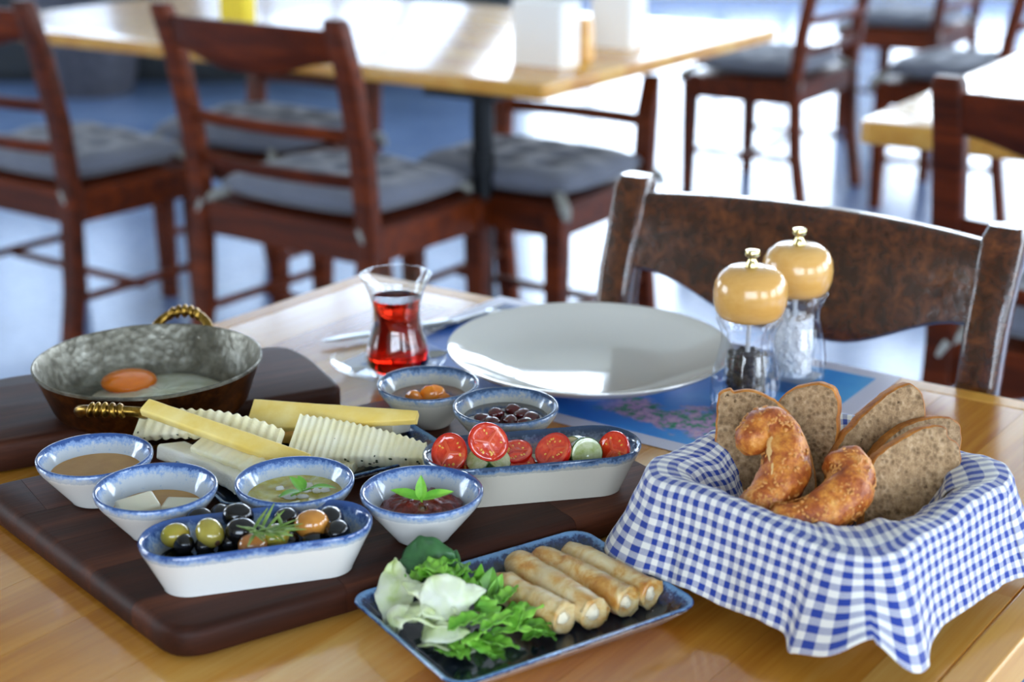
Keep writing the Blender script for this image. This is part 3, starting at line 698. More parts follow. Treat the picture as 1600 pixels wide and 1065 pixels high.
M().tube([(-.012, .002, .0), (-.002, 0, .002), (.008, -.002, .001), (.018, -.001, -.001)], [.0011, .0013, .0012, .0008], 8).build('stem', ROSEM, rs)
rnd = random.Random(11)
for i in range(26):
    u = rnd.random(); b = Vector((-.012 + .024 * u, 0, .001)); a = R(-75 + 150 * rnd.random()); l = .017 + .010 * rnd.random()
    el = rnd.random() * .9 - .15
    tip = b + Vector((math.cos(a) * l * (1 if rnd.random() > .25 else -.4), math.sin(a) * l * .9, l * el * .7))
    M().tube([b, (b + tip) / 2 + Vector((0, 0, .0008)), tip], [.0009, .0015, .0004], 6, flat=.5).build('needle', ROSEM, rs)

# tomatoes and cucumbers
TSK = plain('tomato_skin', '#c41206', .12, Coat_Weight=.5, Subsurface_Weight=.15)
TFL = N('tomato_flesh'); _v = TFL.coord(); _f = TFL.noise(_v, 130, 4, .6)
TFL.col(TFL.ramp(_f, [(.3, '#b01c08'), (.55, '#d03a18'), (.75, '#dc6a3c')])).set(Roughness=.12, Coat_Weight=.8); TFL.bump(_f, .5, .0015); TFL = TFL.m
TCO = plain('tomato_core', '#cf4e2a', .3); TSE = plain('tomato_seed', '#e0b04a', .3)
def tomato(px, py, z, r, n, lab, roll=0):
    """half tomato, cut face along n"""
    r *= 1.1; n = Vector(n).normalized(); q = n.to_track_quat('Z', 'Y') @ Matrix.Rotation(roll, 3, 'Z').to_quaternion()
    p = at(px, py, BT + z)
    t = thing('tomato_half', lab, 'tomato', p); t.rotation_mode = 'QUATERNION'; t.rotation_quaternion = q
    el = 1.12
    m = M().lathe([(.0005, -r * .92)] + [(r * math.cos(R(a)), r * .92 * math.sin(R(a))) for a in range(-80, 1, 8)] + [(r * .97, .0012), (r * .93, .0012)], 32, sy=el, cap1=False); m.build('skin', TSK, t, smooth=60)
    m = M().lathe([(r * .94, .0006), (r * .90, .0014), (r * .74, .0012), (r * .66, .0002), (r * .4, -.0002), (r * .25, .0011), (.0005, .0014)], 32, sy=el); m.noise(.0004, 400, px); m.build('cut_face', TFL, t, smooth=60)
    m = M()
    for a in (0, 120, 240): m.tube([(0, 0, .0010), (r * .72 * math.cos(R(a)), r * .72 * el * math.sin(R(a)), .0009)], [r * .14, r * .05], 6, flat=.3)
    m.build('core', TCO, t)
    m = M(); rn = random.Random(int(px))
    for k in range(11):
        a = rn.random() * 6.28; rr_ = r * (.42 + .25 * rn.random()); m.ball((rr_ * math.cos(a), rr_ * el * math.sin(a), .0008), (.0012, .0008, .0006), 6, k=4, rot=Matrix.Rotation(a, 3, 'Z'))
    m.build('seeds', TSE, t, kind='stuff')
tomato(702, 707, .040, .0135, (-.12, -.82, .55), 'leftmost upright tomato half with its cut side to the viewer')
tomato(763, 690, .053, .0138, (.15, -.9, .42), 'highest tomato half, leaning on the dish\'s far rim', .9)
tomato(716, 727, .029, .0115, (.0, -.35, 1), 'low tomato half lying at the front rim, far left')
tomato(806, 705, .036, .0125, (-.1, -.25, 1), 'dark glossy tomato half in the middle of the dish', .4)
tomato(812, 727, .030, .0125, (.1, -.5, 1), 'wet tomato half lying cut side up at the front rim, middle')
tomato(864, 703, .041, .0140, (-.35, -.45, .8), 'large tilted tomato half right of the middle', .5)
tomato(877, 722, .031, .0095, (.9, -.1, -.2), 'small tomato wedge showing only red skin at the front rim', 1.2)
tomato(958, 703, .038, .0130, (-.5, -.75, .4), 'rightmost tomato half with its cut side turned left')
CUS = plain('cucumber_skin', '#3f5c1c', .3, Coat_Weight=.3)
CUF = N('cucumber_flesh'); _v = CUF.coord(); _f = CUF.noise(_v, 120, 4)
CUF.col(CUF.ramp(_f, [(.35, '#94a05a'), (.65, '#c4cba0')])).set(Roughness=.12, Coat_Weight=.7); CUF = CUF.m
for px, py, z, r, n, lab in ((915, 708, .036, .0135, (.25, -.93, .3), 'pale cucumber slice standing left of the rightmost tomato'), (899, 706, .034, .0135, (-.6, -.75, .2), 'cucumber slice edge with dark green skin behind the pale one'),
                             (752, 718, .035, .012, (-.5, -.5, .7), 'green cucumber slice under the highest tomato half'), (775, 718, .035, .012, (.5, -.4, .75), 'second green cucumber slice right under the highest tomato'), (838, 722, .024, .011, (.1, .1, 1), 'cucumber slice low between the middle tomatoes'), (930, 722, .024, .011, (0, .1, 1), 'cucumber slice lying flat below the rightmost tomato')):
    t = thing('cucumber_slice', lab, 'cucumber', at(px, py, BT + z)); t.rotation_mode = 'QUATERNION'; t.rotation_quaternion = Vector(n).normalized().to_track_quat('Z', 'Y')
    M().lathe([(r * .9, -.004), (r, -.0035), (r, .0035), (r * .95, .004)], 28, cap0=False, cap1=False).build('skin', CUS, t)
    M().lathe([(r * .97, -.0038), (r * .97, .0038), (r * .5, .0042), (r * .3, .0036), (.0003, .0034)], 28).build('flesh', CUF, t, smooth=60)
o = tag(M().rings([stadium(.051, .0215, .010), stadium(.052, .0245, .017)]).build('dressing', plain('dressing', '#4a1c08', .05, Coat_Weight=1), loc=tcn, rot=(0, 0, R(TA)), smooth=30), 'thin reddish dressing pooled under the tomatoes', 'dressing')

# ---- rectangular plates
def rect_plate(a, b, rc, Hh, wall=.015, foot=.02):
    P = [(-.031, 0, 0), (-.029, .002, 0), (-.0175, Hh * .12, 0), (-.0035, Hh - .0055, 0), (-.0006, Hh - .0025, .1), (0, Hh - .0012, .55), (-.0008, Hh, .8), (-.0025, Hh - .0002, .95), (-.0055, Hh - .0025, .62), (-.014, Hh * .42, .38), (-.020, Hh * .27, .3), (-.034, Hh * .24, .3)]
    return M().rings([[(x, y, z) for x, y, _ in rrect(a + d, b + d, max(rc + d * .6, .004), k=8)] for d, z, g in P], g=[g for _, _, g in P])
rp_c = Vector((.0085, .9800, T + .0004)); RPA = R(33.2)
tag(rect_plate(.1035, .0745, .016, .021, .013).build('rectangular_plate', GL_DARK, loc=rp_c, rot=(0, 0, RPA), smooth=60), 'rectangular dark-glazed plate of pastry rolls and salad, nearest the viewer', 'plate')
cp_c = Vector((-.168, 1.205, T + BT + .0003)); CPA = R(33)
tag(rect_plate(.105, .060, .014, .014, .012).build('rectangular_plate', GL_DARK, loc=cp_c, rot=(0, 0, CPA), smooth=60), 'rectangular dark plate under the cheese slices behind the bowls', 'plate')

# ---- pastry rolls
PAS = N('fried_pastry'); _v = PAS.coord(); _f = PAS.noise(_v, 38, 5, .65, .5)
PAS.col(PAS.ramp(_f, [(.36, '#ead6ac'), (.5, '#dfbe84'), (.6, '#cf9648'), (.72, '#a8641e')])).set(Roughness=.36, Coat_Weight=.25, Subsurface_Weight=.12); PAS.bump(PAS.noise(_v, 170, 4), .4, .001); PAS = PAS.m
FETA = plain('white_filling', '#e6dcc0', .7)
def roll(pa_, pb_, r, lab, seed):
    a, b = at(*pa_, .006 + r), at(*pb_, .006 + r); d = b - a; L = d.length; d.normalize(); up = Vector((0, 0, 1)); s_ = d.cross(up).normalized(); u_ = s_.cross(d)
    n, k = 30, 34; rg = []; rn = random.Random(seed)
    for i in range(k + 1):
        t = i / k; rr_ = r * (1 - .30 * max(0, 1 - t * 7)) * (1 + .04 * math.sin(t * 9 + seed)) * (1 + .05 * max(0, t - .8) * 5 * 0)
        if i == 0: rr_ *= .7
        ring = []
        for j in range(n):
            th = 2 * math.pi * j / n; ph = (th / (2 * math.pi) + t * 2.6 + seed * .31) % 1.0
            step = .07 * (1 - ph)                       # the wound edge of the sheet
            q = rr_ * (1 + step - .03) + .0009 * mnoise.noise(Vector((math.cos(th) * 2, math.sin(th) * 2, t * 16 + seed * 5)))
            ring.append(a + d * (L * t) + (s_ * math.cos(th) + u_ * math.sin(th)) * q)
        rg.append(ring)
    for f_, dz in ((.93, .0012), (.80, .0014), (.62, .0002), (.42, -.003)):
        rg.append([a + d * (L + dz) + (s_ * math.cos(2 * math.pi * j / n) + u_ * math.sin(2 * math.pi * j / n)) * r * f_ * (1 + .08 * math.sin(3 * 2 * math.pi * j / n + seed)) for j in range(n)])
    t = thing('pastry_roll', lab, 'pastry', a)
    o = M().rings(rg).build('wrapper', PAS, t, smooth=70); o.matrix_parent_inverse = Matrix.Translation(-a)
    m = M(); m.ball(b - d * .0035, (r * .46, r * .46, r * .46), 10, k=7).noise(.0022, 260, seed)
    o = m.build('filling', FETA, t, smooth=30); o.matrix_parent_inverse = Matrix.Translation(-a)
    m = M()
    m.grid(6, 5, lambda u, v: a + d * (L * (.985 + .03 * u)) + (s_ * math.cos(R(-60 + 200 * v + seed * 40)) + u_ * math.sin(R(-60 + 200 * v + seed * 40))) * r * (1.0 + .12 * u * math.sin(v * 9)))
    o = m.build('sheet_end', PAS, t, smooth=80, solid=.0006); o.matrix_parent_inverse = Matrix.Translation(-a)
roll((772, 910), (882, 966), .0118, 'front pastry roll, its near end beside the salad', 1)
roll((800, 876), (928, 958), .0124, 'second pastry roll from the salad, browned at its near end', 2)
roll((838, 868), (980, 940), .0118, 'third pastry roll from the salad, open pale near end', 3)
roll((884, 860), (1018, 928), .0110, 'rearmost pastry roll, farthest from the salad, with a ragged near end', 4)
# ---- salad
WLEAF = N('white_lettuce'); _v = WLEAF.coord(); _f = WLEAF.noise(_v, 40, 3)
WLEAF.col(WLEAF.ramp(_f, [(.35, '#dfe3cc'), (.55, '#d5dfb4'), (.75, '#aec468')])).set(Roughness=.3, Subsurface_Weight=.4); WLEAF.b.inputs['Subsurface Radius'].default_value = (.01, .01, .006); WLEAF.b.inputs['Subsurface Scale'].default_value = 1; WLEAF = WLEAF.m
PZ = .008
def sal(name, ax, ay, az, bx, by, bz, w_, mat, lab, th=.0012, grp=None, up=(0, 0, 1), **k):
    A, B = at(ax, ay, az), at(bx, by, bz); m = leaf(M(), (0, 0, 0), B - A, w_, up=Vector(up), nu=22, nv=10, **k)
    if mat is DGREEN: m.noise(.003, 110, ax * .01)
    if mat is WLEAF: m.noise(.0045, 75, ax * .01); m.noise(.0012, 260, ay * .01)
    return tag(m.build(name, mat, loc=A, smooth=80, solid=th), lab, 'salad leaf', grp)
sal('lettuce_leaf', 622, 985, .010, 616, 868, .045, .030, WLEAF, 'tall pale lettuce piece standing at the left of the salad', .0018, up=(-.3, -1, .4), cup=.3, droop=-.15)
sal('lettuce_leaf', 630, 903, .047, 730, 952, .030, .017, WLEAF, 'narrow white lettuce rib lying on top of the salad heap', .0022, cup=-.5, droop=.25, wav=.0006)
sal('lettuce_leaf', 652, 942, .038, 752, 922, .038, .030, WLEAF, 'white lettuce sheet with a square right end on the heap', .0016, up=(0, -.8, .6), cup=.12, droop=.1, wav=.0015)
sal('lettuce_leaf', 640, 958, .030, 728, 945, .032, .014, WLEAF, 'thin curled white lettuce rib under the square-ended sheet', .002, cup=-.4, droop=.3)
sal('lettuce_leaf', 606, 960, .022, 680, 955, .034, .026, WLEAF, 'crumpled white lettuce strip at the left edge of the heap', .0018, cup=-.5, droop=.4, wav=.0012)
sal('lettuce_leaf', 608, 975, .012, 722, 990, .020, .026, WLEAF, 'long curled white lettuce strip along the plate\'s near-left side', .0018, cup=.6, droop=.3, wav=.001)
sal('lettuce_leaf', 660, 975, .020, 735, 985, .026, .024, WLEAF, 'small white lettuce curl among the rocket leaves', .0016, cup=-.7, droop=.4)
sal('lettuce_leaf', 655, 1005, .009, 742, 1018, .010, .022, WLEAF, 'greenish white lettuce strip lowest on the plate', .0014, cup=.3, droop=.1)
sal('lettuce_leaf', 680, 950, .030, 738, 965, .018, .028, WLEAF, 'white lettuce piece at the middle of the heap', .0018, cup=.5, droop=-.2, wav=.001)
sal('spinach_leaf', 628, 868, .040, 726, 892, .034, .034, DGREEN, 'dark green spinach leaf at the back of the salad', .0007, up=(0, -.7, .7), cup=.25, droop=.25, wav=.0008)
sal('spinach_leaf', 672, 872, .034, 722, 908, .026, .030, DGREEN, 'second dark green spinach leaf behind the bright leaves', .0007, up=(0, -.9, .4), cup=-.2, droop=.2, wav=.0008)
for i, a in enumerate([(655, 905, .040, 715, 875, .040, .018), (665, 912, .036, 722, 905, .036, .020), (650, 890, .040, 700, 900, .046, .016), (672, 882, .044, 690, 918, .040, .018), (700, 900, .036, 745, 895, .030, .014), (640, 925, .030, 655, 890, .036, .014), (705, 912, .03, 750, 915, .03, .016), (690, 925, .034, 735, 880, .030, .014)]):
    sal('salad_leaf', *a, GREEN2, 'bright green frilly leaf near the top of the salad heap', .0006, 'bright frilly leaves', cup=.4, droop=.3, wav=.0014, lobes=3)
for i, a in enumerate([(745, 925, .020, 752, 880, .044, .009), (756, 940, .018, 770, 885, .040, .016), (765, 945, .016, 785, 895, .036, .011), (748, 950, .020, 748, 905, .040, .010)]):
    sal('salad_leaf', *a, (GREEN2, GREEN)[i % 2], ('thin pale upright leaf leftmost beside the frilly leaves', 'round-topped upright green leaf before the pastry rolls', 'greyish upright leaf touching the pastry rolls', 'short upright leaf low beside the white lettuce')[i], .0006, 'upright leaves beside the rolls', up=(0, -1, .2), cup=.3, droop=-.1)
rn = random.Random(5)
arug = [(740, 955, .020, 795, 935, .026), (735, 975, .024, 800, 975, .030), (760, 990, .018, 848, 985, .020), (745, 1000, .016, 812, 1012, .018), (720, 990, .022, 775, 1025, .014), (780, 970, .022, 850, 945, .030), (800, 985, .018, 866, 975, .016),
        (790, 950, .020, 836, 950, .024), (735, 1010, .014, 700, 1022, .012), (760, 1005, .016, 790, 1030, .010), (805, 985, .020, 822, 940, .040), (770, 965, .024, 752, 930, .034), (815, 1000, .012, 868, 990, .012), (700, 985, .026, 760, 960, .034),
        (720, 1000, .020, 760, 985, .030), (830, 970, .016, 870, 1000, .010), (700, 1000, .016, 735, 1030, .010), (775, 945, .024, 810, 915, .028), (680, 1010, .010, 720, 1028, .010), (750, 985, .030, 815, 950, .034)]
for i, a in enumerate(arug):
    sal('rocket_leaf', *a, (.011 + rn.random() * .008), (GREEN2, GREEN)[i % 3 == 0], 'lobed green rocket leaf in front of the pastry rolls', .0005, 'rocket leaves on the rectangular plate', cup=rn.random() * .8 - .3, droop=.3 * rn.random(), wav=.0012, lobes=2.5)

# ---- cheese
def cheesemat(name, c1, c2, bump=.2, rough=.45):
    x = N(name); v = x.coord(); f = x.noise(v, 45, 4); g = x.noise(v, 500, 3)
    x.col(x.ramp(f, [(.35, c1), (.7, c2)])).set(Roughness=rough, Subsurface_Weight=.15); x.b.inputs['Subsurface Scale'].default_value = .3; x.b.inputs['Subsurface Radius'].default_value = (.006, .005, .003)
    x.bump(g, bump, .0008); return x.m
YCH = cheesemat('yellow_cheese', '#e8c763', '#f0d98c', .1, .35); WCH = cheesemat('white_cheese', '#f2eedc', '#faf7ec', .5, .6); PCH = cheesemat('pale_cheese', '#efe4b4', '#f6f0d4', .4, .5); OCH = cheesemat('aged_cheese', '#d29f3c', '#dfb65c', .2, .4)
HERB = plain('herb_fleck', '#39401c', .7)
def cheese(pa_, pb_, wid, th, tilt, mat, lab, ribs=0, rib_a=.0007, taper=1.0, arc=0.0, flecks=0, rough_=.0004, name='cheese_slice', fleck_side=-1):
    """slab from pa to pb (px,py,z); wid across, th thick, tilt = roll about its length"""
    a, b = at(*pa_), at(*pb_); d = b - a; L = d.length; q = d.to_track_quat('X', 'Z') @ Matrix.Rotation(R(tilt), 3, 'X').to_quaternion()
    nx = max(24, ribs * 8); m = M(); rg = []
    sec = rrect(wid / 2, th / 2, min(wid, th) * .22, k=3)
    ny = 10
    for i in range(nx + 1):
        t = i / nx; k = (1 + (taper - 1) * t); wob = rib_a * math.cos(2 * math.pi * ribs * t) if ribs else 0
        ring = []
        for (y, z, _) in sec:
            zz = z * (1 if z < 0 else 1) + (wob if z > 0 else 0); yy = y * k + (wob * (1 if y > 0 else -1)) + arc * (1 - (2 * t - 1) ** 2)
            p = Vector((L * t, yy, zz)); p += mnoise.noise_vector(p * 160 + Vector((a.x * 50, 0, 0))) * rough_; ring.append(p)
        rg.append(ring)
    # split long top faces so that the ribs read
    t = thing(name, lab, 'cheese', a); t.rotation_mode = 'QUATERNION'; t.rotation_quaternion = q
    m.rings(rg).build('body', mat, t, smooth=50)
    if flecks:
        rn = random.Random(int(pa_[0])); f = M()
        for i in range(flecks):
            u = rn.random(); k = (1 + (taper - 1) * u); s = fleck_side if rn.random() < .7 else 0
            if s: p = Vector((L * u, s * wid / 2 * k + arc * (1 - (2 * u - 1) ** 2), (rn.random() - .5) * th * .7)); r_ = (.0009 + rn.random() * .0012, .0005, .0008 + rn.random() * .0008)
            else: p = Vector((L * u, (rn.random() - .5) * wid * k * .8, th / 2)); r_ = (.0007, .0012, .0005)
            f.ball(p, r_, 6, k=4)
        f.build('herb_flecks', HERB, t, kind='stuff')
cz = BT + .008
cheese((268, 703, cz + .006), (385, 758, cz + .006), .030, .013, -12, WCH, 'long white rinded cheese slice at the near-left end of the cheese plate', 0, 0, .8, .006, 0, .0014)
cheese((312, 698, cz + .014), (432, 742, cz + .013), .018, .012, 18, PCH, 'pale ribbed cheese stick lying beside the long yellow one', 9, .0005)
cheese((218, 668, cz + .018), (436, 692, cz + .020), .026, .010, 40, PCH, 'white herbed cheese slice with ribbed edge reaching left past the plate', 15, .0007, .9, .010, 14, .0004)
cheese((445, 672, cz + .010), (500, 685, cz + .008), .030, .010, 8, OCH, 'deeper yellow cheese wedge between the ribbed slices', 0, 0, .5)
cheese((500, 648, cz + .012), (628, 664, cz + .014), .040, .014, -14, WCH, 'thick white rinded cheese slice at the right end of the plate', 0, 0, .9, .004, 0, .0012)
cheese((458, 692, cz + .016), (664, 712, cz + .012), .056, .014, 27, PCH, 'broad ribbed herbed cheese slice whose tip touches the tomato dish', 19, .0006, .32, .004, 22, .0004)
cheese((505, 722, cz + .004), (556, 728, cz + .003), .018, .008, 0, PCH, 'small cheese offcut under the broad ribbed slice', 4, .0005)
cheese((392, 650, cz + .022), (652, 652, cz + .034), .034, .007, 32, YCH, 'yellow cheese strip, wide at left, reaching over the white slice at right', 0, 0, .30, 0, 0, .0003)
cheese((228, 636, cz + .042), (478, 724, cz + .020), .0145, .009, 26, YCH, 'long yellow cheese strip laid diagonally across the front of the heap', 0, 0, 1.15, 0, 0, .0003)

# ---- copper pan with egg
pr_, pz = .1040, .046
pc_ = at(232, 561, UB + pz); pc_.z = T + UB + .0004
pan = thing('copper_pan', 'round hammered copper egg pan with brass handles on the left board', 'pan', pc_)
M().lathe([(.0005, 0), (.080, 0), (.086, .003), (.090, .009), (pr_ - .002, pz - .004), (pr_, pz - .0005), (pr_ - .0016, pz - .0008)], 96, cap0=True, cap1=False).noise(.0009, 22, 3).build('body', COPPER, pan, smooth=60)
M().lathe([(pr_ + .0004, pz - .002), (pr_ + .0006, pz + .0004), (pr_ - .0010, pz + .0010), (pr_ - .0024, pz - .001), (.0905, .011), (.086, .005), (.079, .0025), (.0005, .0022)], 96, cap0=False).noise(.0009, 22, 3).build('tin_lining', TIN, pan, smooth=60)
def pan_handle(ang_, wdt=.058, out=.030, lean_=.6):
    c, s_ = math.cos(ang_), math.sin(ang_); er = Vector((c, s_, 0)); et = Vector((-s_, c, 0)); base = er * (pr_ - .003) + Vector((0, 0, pz - .014)); upv = (er * lean_ + Vector((0, 0, 1 - lean_ * .5))).normalized()
    m = M(); pts = []; rad = []
    for i in range(41):
        t = math.pi * i / 40; pts.append(base + et * (math.cos(t) * wdt / 2) + upv * (math.sin(t) * out)); rad.append(.0042 + .0012 * abs(math.cos(t)) ** 3)
    m.tube(pts, rad, 12); o = m.build('handle', BRASS, pan, smooth=60)
    m = M().tube([base + et * (-wdt / 2), base + et * (wdt / 2)], .0032, 12); m.build('handle_bar', BRASS, o, smooth=60)
    for i in range(5):
        t = math.pi / 2 + (i - 2) * .24; p = base + et * (math.cos(t) * wdt / 2) + upv * (math.sin(t) * out)
        M().ball(p, (.0070, .0034, .0070), 12, rot=Matrix.Rotation(ang_, 3, 'Z') @ Matrix.Rotation((2 - i) * .15, 3, 'X')).build('bead', BRASS, o, smooth=70)
    for q in (-1, 1):
        a_ = ang_ + q * .18; M().ball(Vector((math.cos(a_), math.sin(a_), 0)) * (pr_ - .0050) + Vector((0, 0, pz - .013)), (.0014, .0042, .0042), 14, rot=Matrix.Rotation(a_, 3, 'Z')).build('rivet', TIN, pan, smooth=70)
v_ = at(308, 480, UB + pz) - at(232, 561, UB + pz); pan_handle(math.atan2(v_.y, v_.x)); v_ = at(172, 625, UB + pz) - at(232, 561, UB + pz); pan_handle(math.atan2(v_.y, v_.x), .058, .022, 1.0)
EGGW = N('egg_white'); _v = EGGW.coord(); _f = EGGW.noise(_v, 60, 4)
EGGW.col(EGGW.ramp(_f, [(.35, '#e0d2ac'), (.7, '#f8efd6')])).set(Roughness=.25, Subsurface_Weight=.3, Coat_Weight=.3); EGGW.b.inputs['Subsurface Scale'].default_value = .3; EGGW = EGGW.m
ecx, ecy = .008, .010; m = M(); rg = []
for i in range(9):
    t = i / 8; rg.append([(ecx + (1 - t * .98) * .066 * (1 + .13 * mnoise.noise(Vector((math.cos(a) * 1.6, math.sin(a) * 1.6, 0)))) * math.cos(a), ecy + (1 - t * .98) * .066 * (1 + .13 * mnoise.noise(Vector((math.cos(a) * 1.6, math.sin(a) * 1.6, 0)))) * math.sin(a), (.0028, .0052, .0072, .0085, .0092, .010, .0105, .011, .011)[i] + .001 * mnoise.noise(Vector((math.cos(a) * 4, math.sin(a) * 4, t * 5)))) for a in [2 * math.pi * j / 64 for j in range(64)]])
egg = tag(m.rings(rg).build('fried_egg', EGGW, loc=pc_, smooth=70), 'fried egg with an orange yolk inside the copper pan', 'egg')
yk = at(200, 597, UB + .012) - pc_
M().ball((yk.x, yk.y + .004, .0115), (.0265, .0265, .0095), 32, k=14).build('yolk', plain('yolk', '#ff8210', .1, Coat_Weight=.6, Subsurface_Weight=.2), egg, smooth=80)

# ---- big plate
plc = at(921, 540, .033); plc.z = T + .0012
PR = .1475
pp = [(.0005, .002), (.070, .002), (.072, 0), (.076, 0), (.078, .004), (.112, .014), (.135, .024), (PR - .002, .0305), (PR, .0325), (PR - .0005, .0340), (PR - .003, .0338), (.135, .0285), (.112, .0185), (.090, .0105), (.070, .0072), (.0005, .0062)]
tag(M().lathe(pp, 128).build('dinner_plate', WHITEP, loc=plc, smooth=50), 'large empty white dinner plate on the blue placemat', 'plate')

# ---- tea
gc = at(622, 583, .008); sc_c = at(607, 566, .010); sc_c.z = T + .0012
SG = GLASS
tag(M().lathe([(.0005, 0), (.036, 0), (.040, .0015), (.056, .0085), (.0605, .0125), (.0608, .0138), (.0590, .0138), (.050, .0085), (.038, .0040), (.0005, .0034)], 96).build('saucer', SG, loc=sc_c, smooth=50), 'clear glass saucer under the tea glass', 'saucer')
gc.z = T + .0048 + .0012
outer = [(.0220, .0), (.0260, .001), (.0285, .004), (.0322, .011), (.0338, .019), (.0332, .027), (.0305, .038), (.0270, .050), (.0248, .061), (.0245, .070), (.0255, .080), (.0285, .091), (.0330, .101), (.0362, .107), (.0366, .1085)]
inner = [(.0352, .1085), (.0347, .107), (.0316, .101), (.0272, .091), (.0242, .080), (.0232, .070), (.0234, .061), (.0255, .050), (.0290, .038), (.0317, .027), (.0322, .019), (.0306, .012), (.0260, .0075), (.0005, .0068)]
tgl = thing('tea_glass', 'tulip-shaped glass of red-brown tea on its glass saucer', 'glass', gc)
M().lathe([(.0005, .0005)] + outer + inner, 96).build('glass', GLASS, tgl, smooth=60)
ti = [(r - .0002, z + .0002) for r, z in reversed(inner) if z <= .0805]
tea = tag(M().lathe(ti + [(.0252, .084), (.0005, .0838)], 96).build('tea', TEA, loc=gc, smooth=50), 'clear red-brown black tea filling the tulip glass', 'tea')
def cutlery_path(name, lab, a, b, z, prof, mat=STEEL, cat='cutlery', th=.0016):
    """flat steel piece from a to b; prof = [(t, halfwidth, thickness, lift)]"""
    A = at(*a, z); B = at(*b, z); A.z = B.z = T + z; d = B - A; L = d.length; d.normalize(); s_ = Vector((-d.y, d.x, 0)); t = thing(name, lab, cat, A)
    return t, A, d, s_, L
def strip(m, A, d, s_, L, prof, n=3):
    rg = []
    for t, w_, h_, z in prof:
        c = d * (L * t) + Vector((0, 0, z)); rg.append([c + s_ * x + Vector((0, 0, y)) for x, y, _ in rrect(w_, h_, min(w_, h_) * .9, k=3)])
    return m.rings(rg)
t, A, d, s_, L = cutlery_path('table_knife', 'steel table knife whose blade tip shows left of the tea glass', (502, 533), (700, 503), .006, None)
strip(M(), A, d, s_, L * .62, [(0, .0008, .0003, 0), (.06, .004, .0006, 0), (.25, .0085, .0007, 0), (.9, .0095, .0009, 0), (1, .006, .0012, 0)]).build('blade', STEEL, t)
strip(M(), A, d, s_, L * 1.05, [(.585, .005, .0016, 0), (.65, .0055, .0028, 0), (.95, .0085, .0026, 0), (1, .006, .002, 0)]).build('handle', STEEL, t)
t, A, d, s_, L = cutlery_path('fork', 'steel fork whose handle end shows beside the plate, its head under the rim', (671, 514), (800, 477), .0035, None)
strip(M(), A, d, s_, L, [(0, .004, .0012, 0), (.03, .0075, .0016, 0), (.3, .006, .0017, 0), (.6, .003, .0017, 0), (.68, .003, .0017, 0)]).build('handle', STEEL, t)
strip(M(), A, d, s_, L, [(.67, .003, .0014, 0), (.74, .011, .0011, -.001), (.82, .0125, .001, -.0015)]).build('head', STEEL, t)
for k in range(4): strip(M(), A + s_ * 0, d, s_, L, [(.81, .0018, .0009, -.0015), (1.0, .0009, .0006, .0005)]).build('tine', STEEL, t, loc=tuple(s_ * ((k - 1.5) * .0066)))
t, A, d, s_, L = cutlery_path('teaspoon', 'small steel teaspoon on the saucer right of the tea glass', (652, 556), (708, 548), .016, None)
L = .085
m = M(); m.grid(14, 10, lambda u, v: (lambda w_: tuple(d * (.034 * u) + s_ * ((v * 2 - 1) * w_) + Vector((0, 0, -.004 * (1 - (v * 2 - 1) ** 2) * math.sin(math.pi * u)))))(.0105 * math.sin(math.pi * min(1, u * .98 + .01)) ** .6))
m.build('bowl', STEEL, t, solid=.0008, smooth=70)
strip(M(), A, d, s_, L, [(.37, .002, .001, 0), (.6, .0018, .001, .001), (.95, .0035, .0008, .0005), (1, .002, .0006, 0)]).build('handle', STEEL, t)

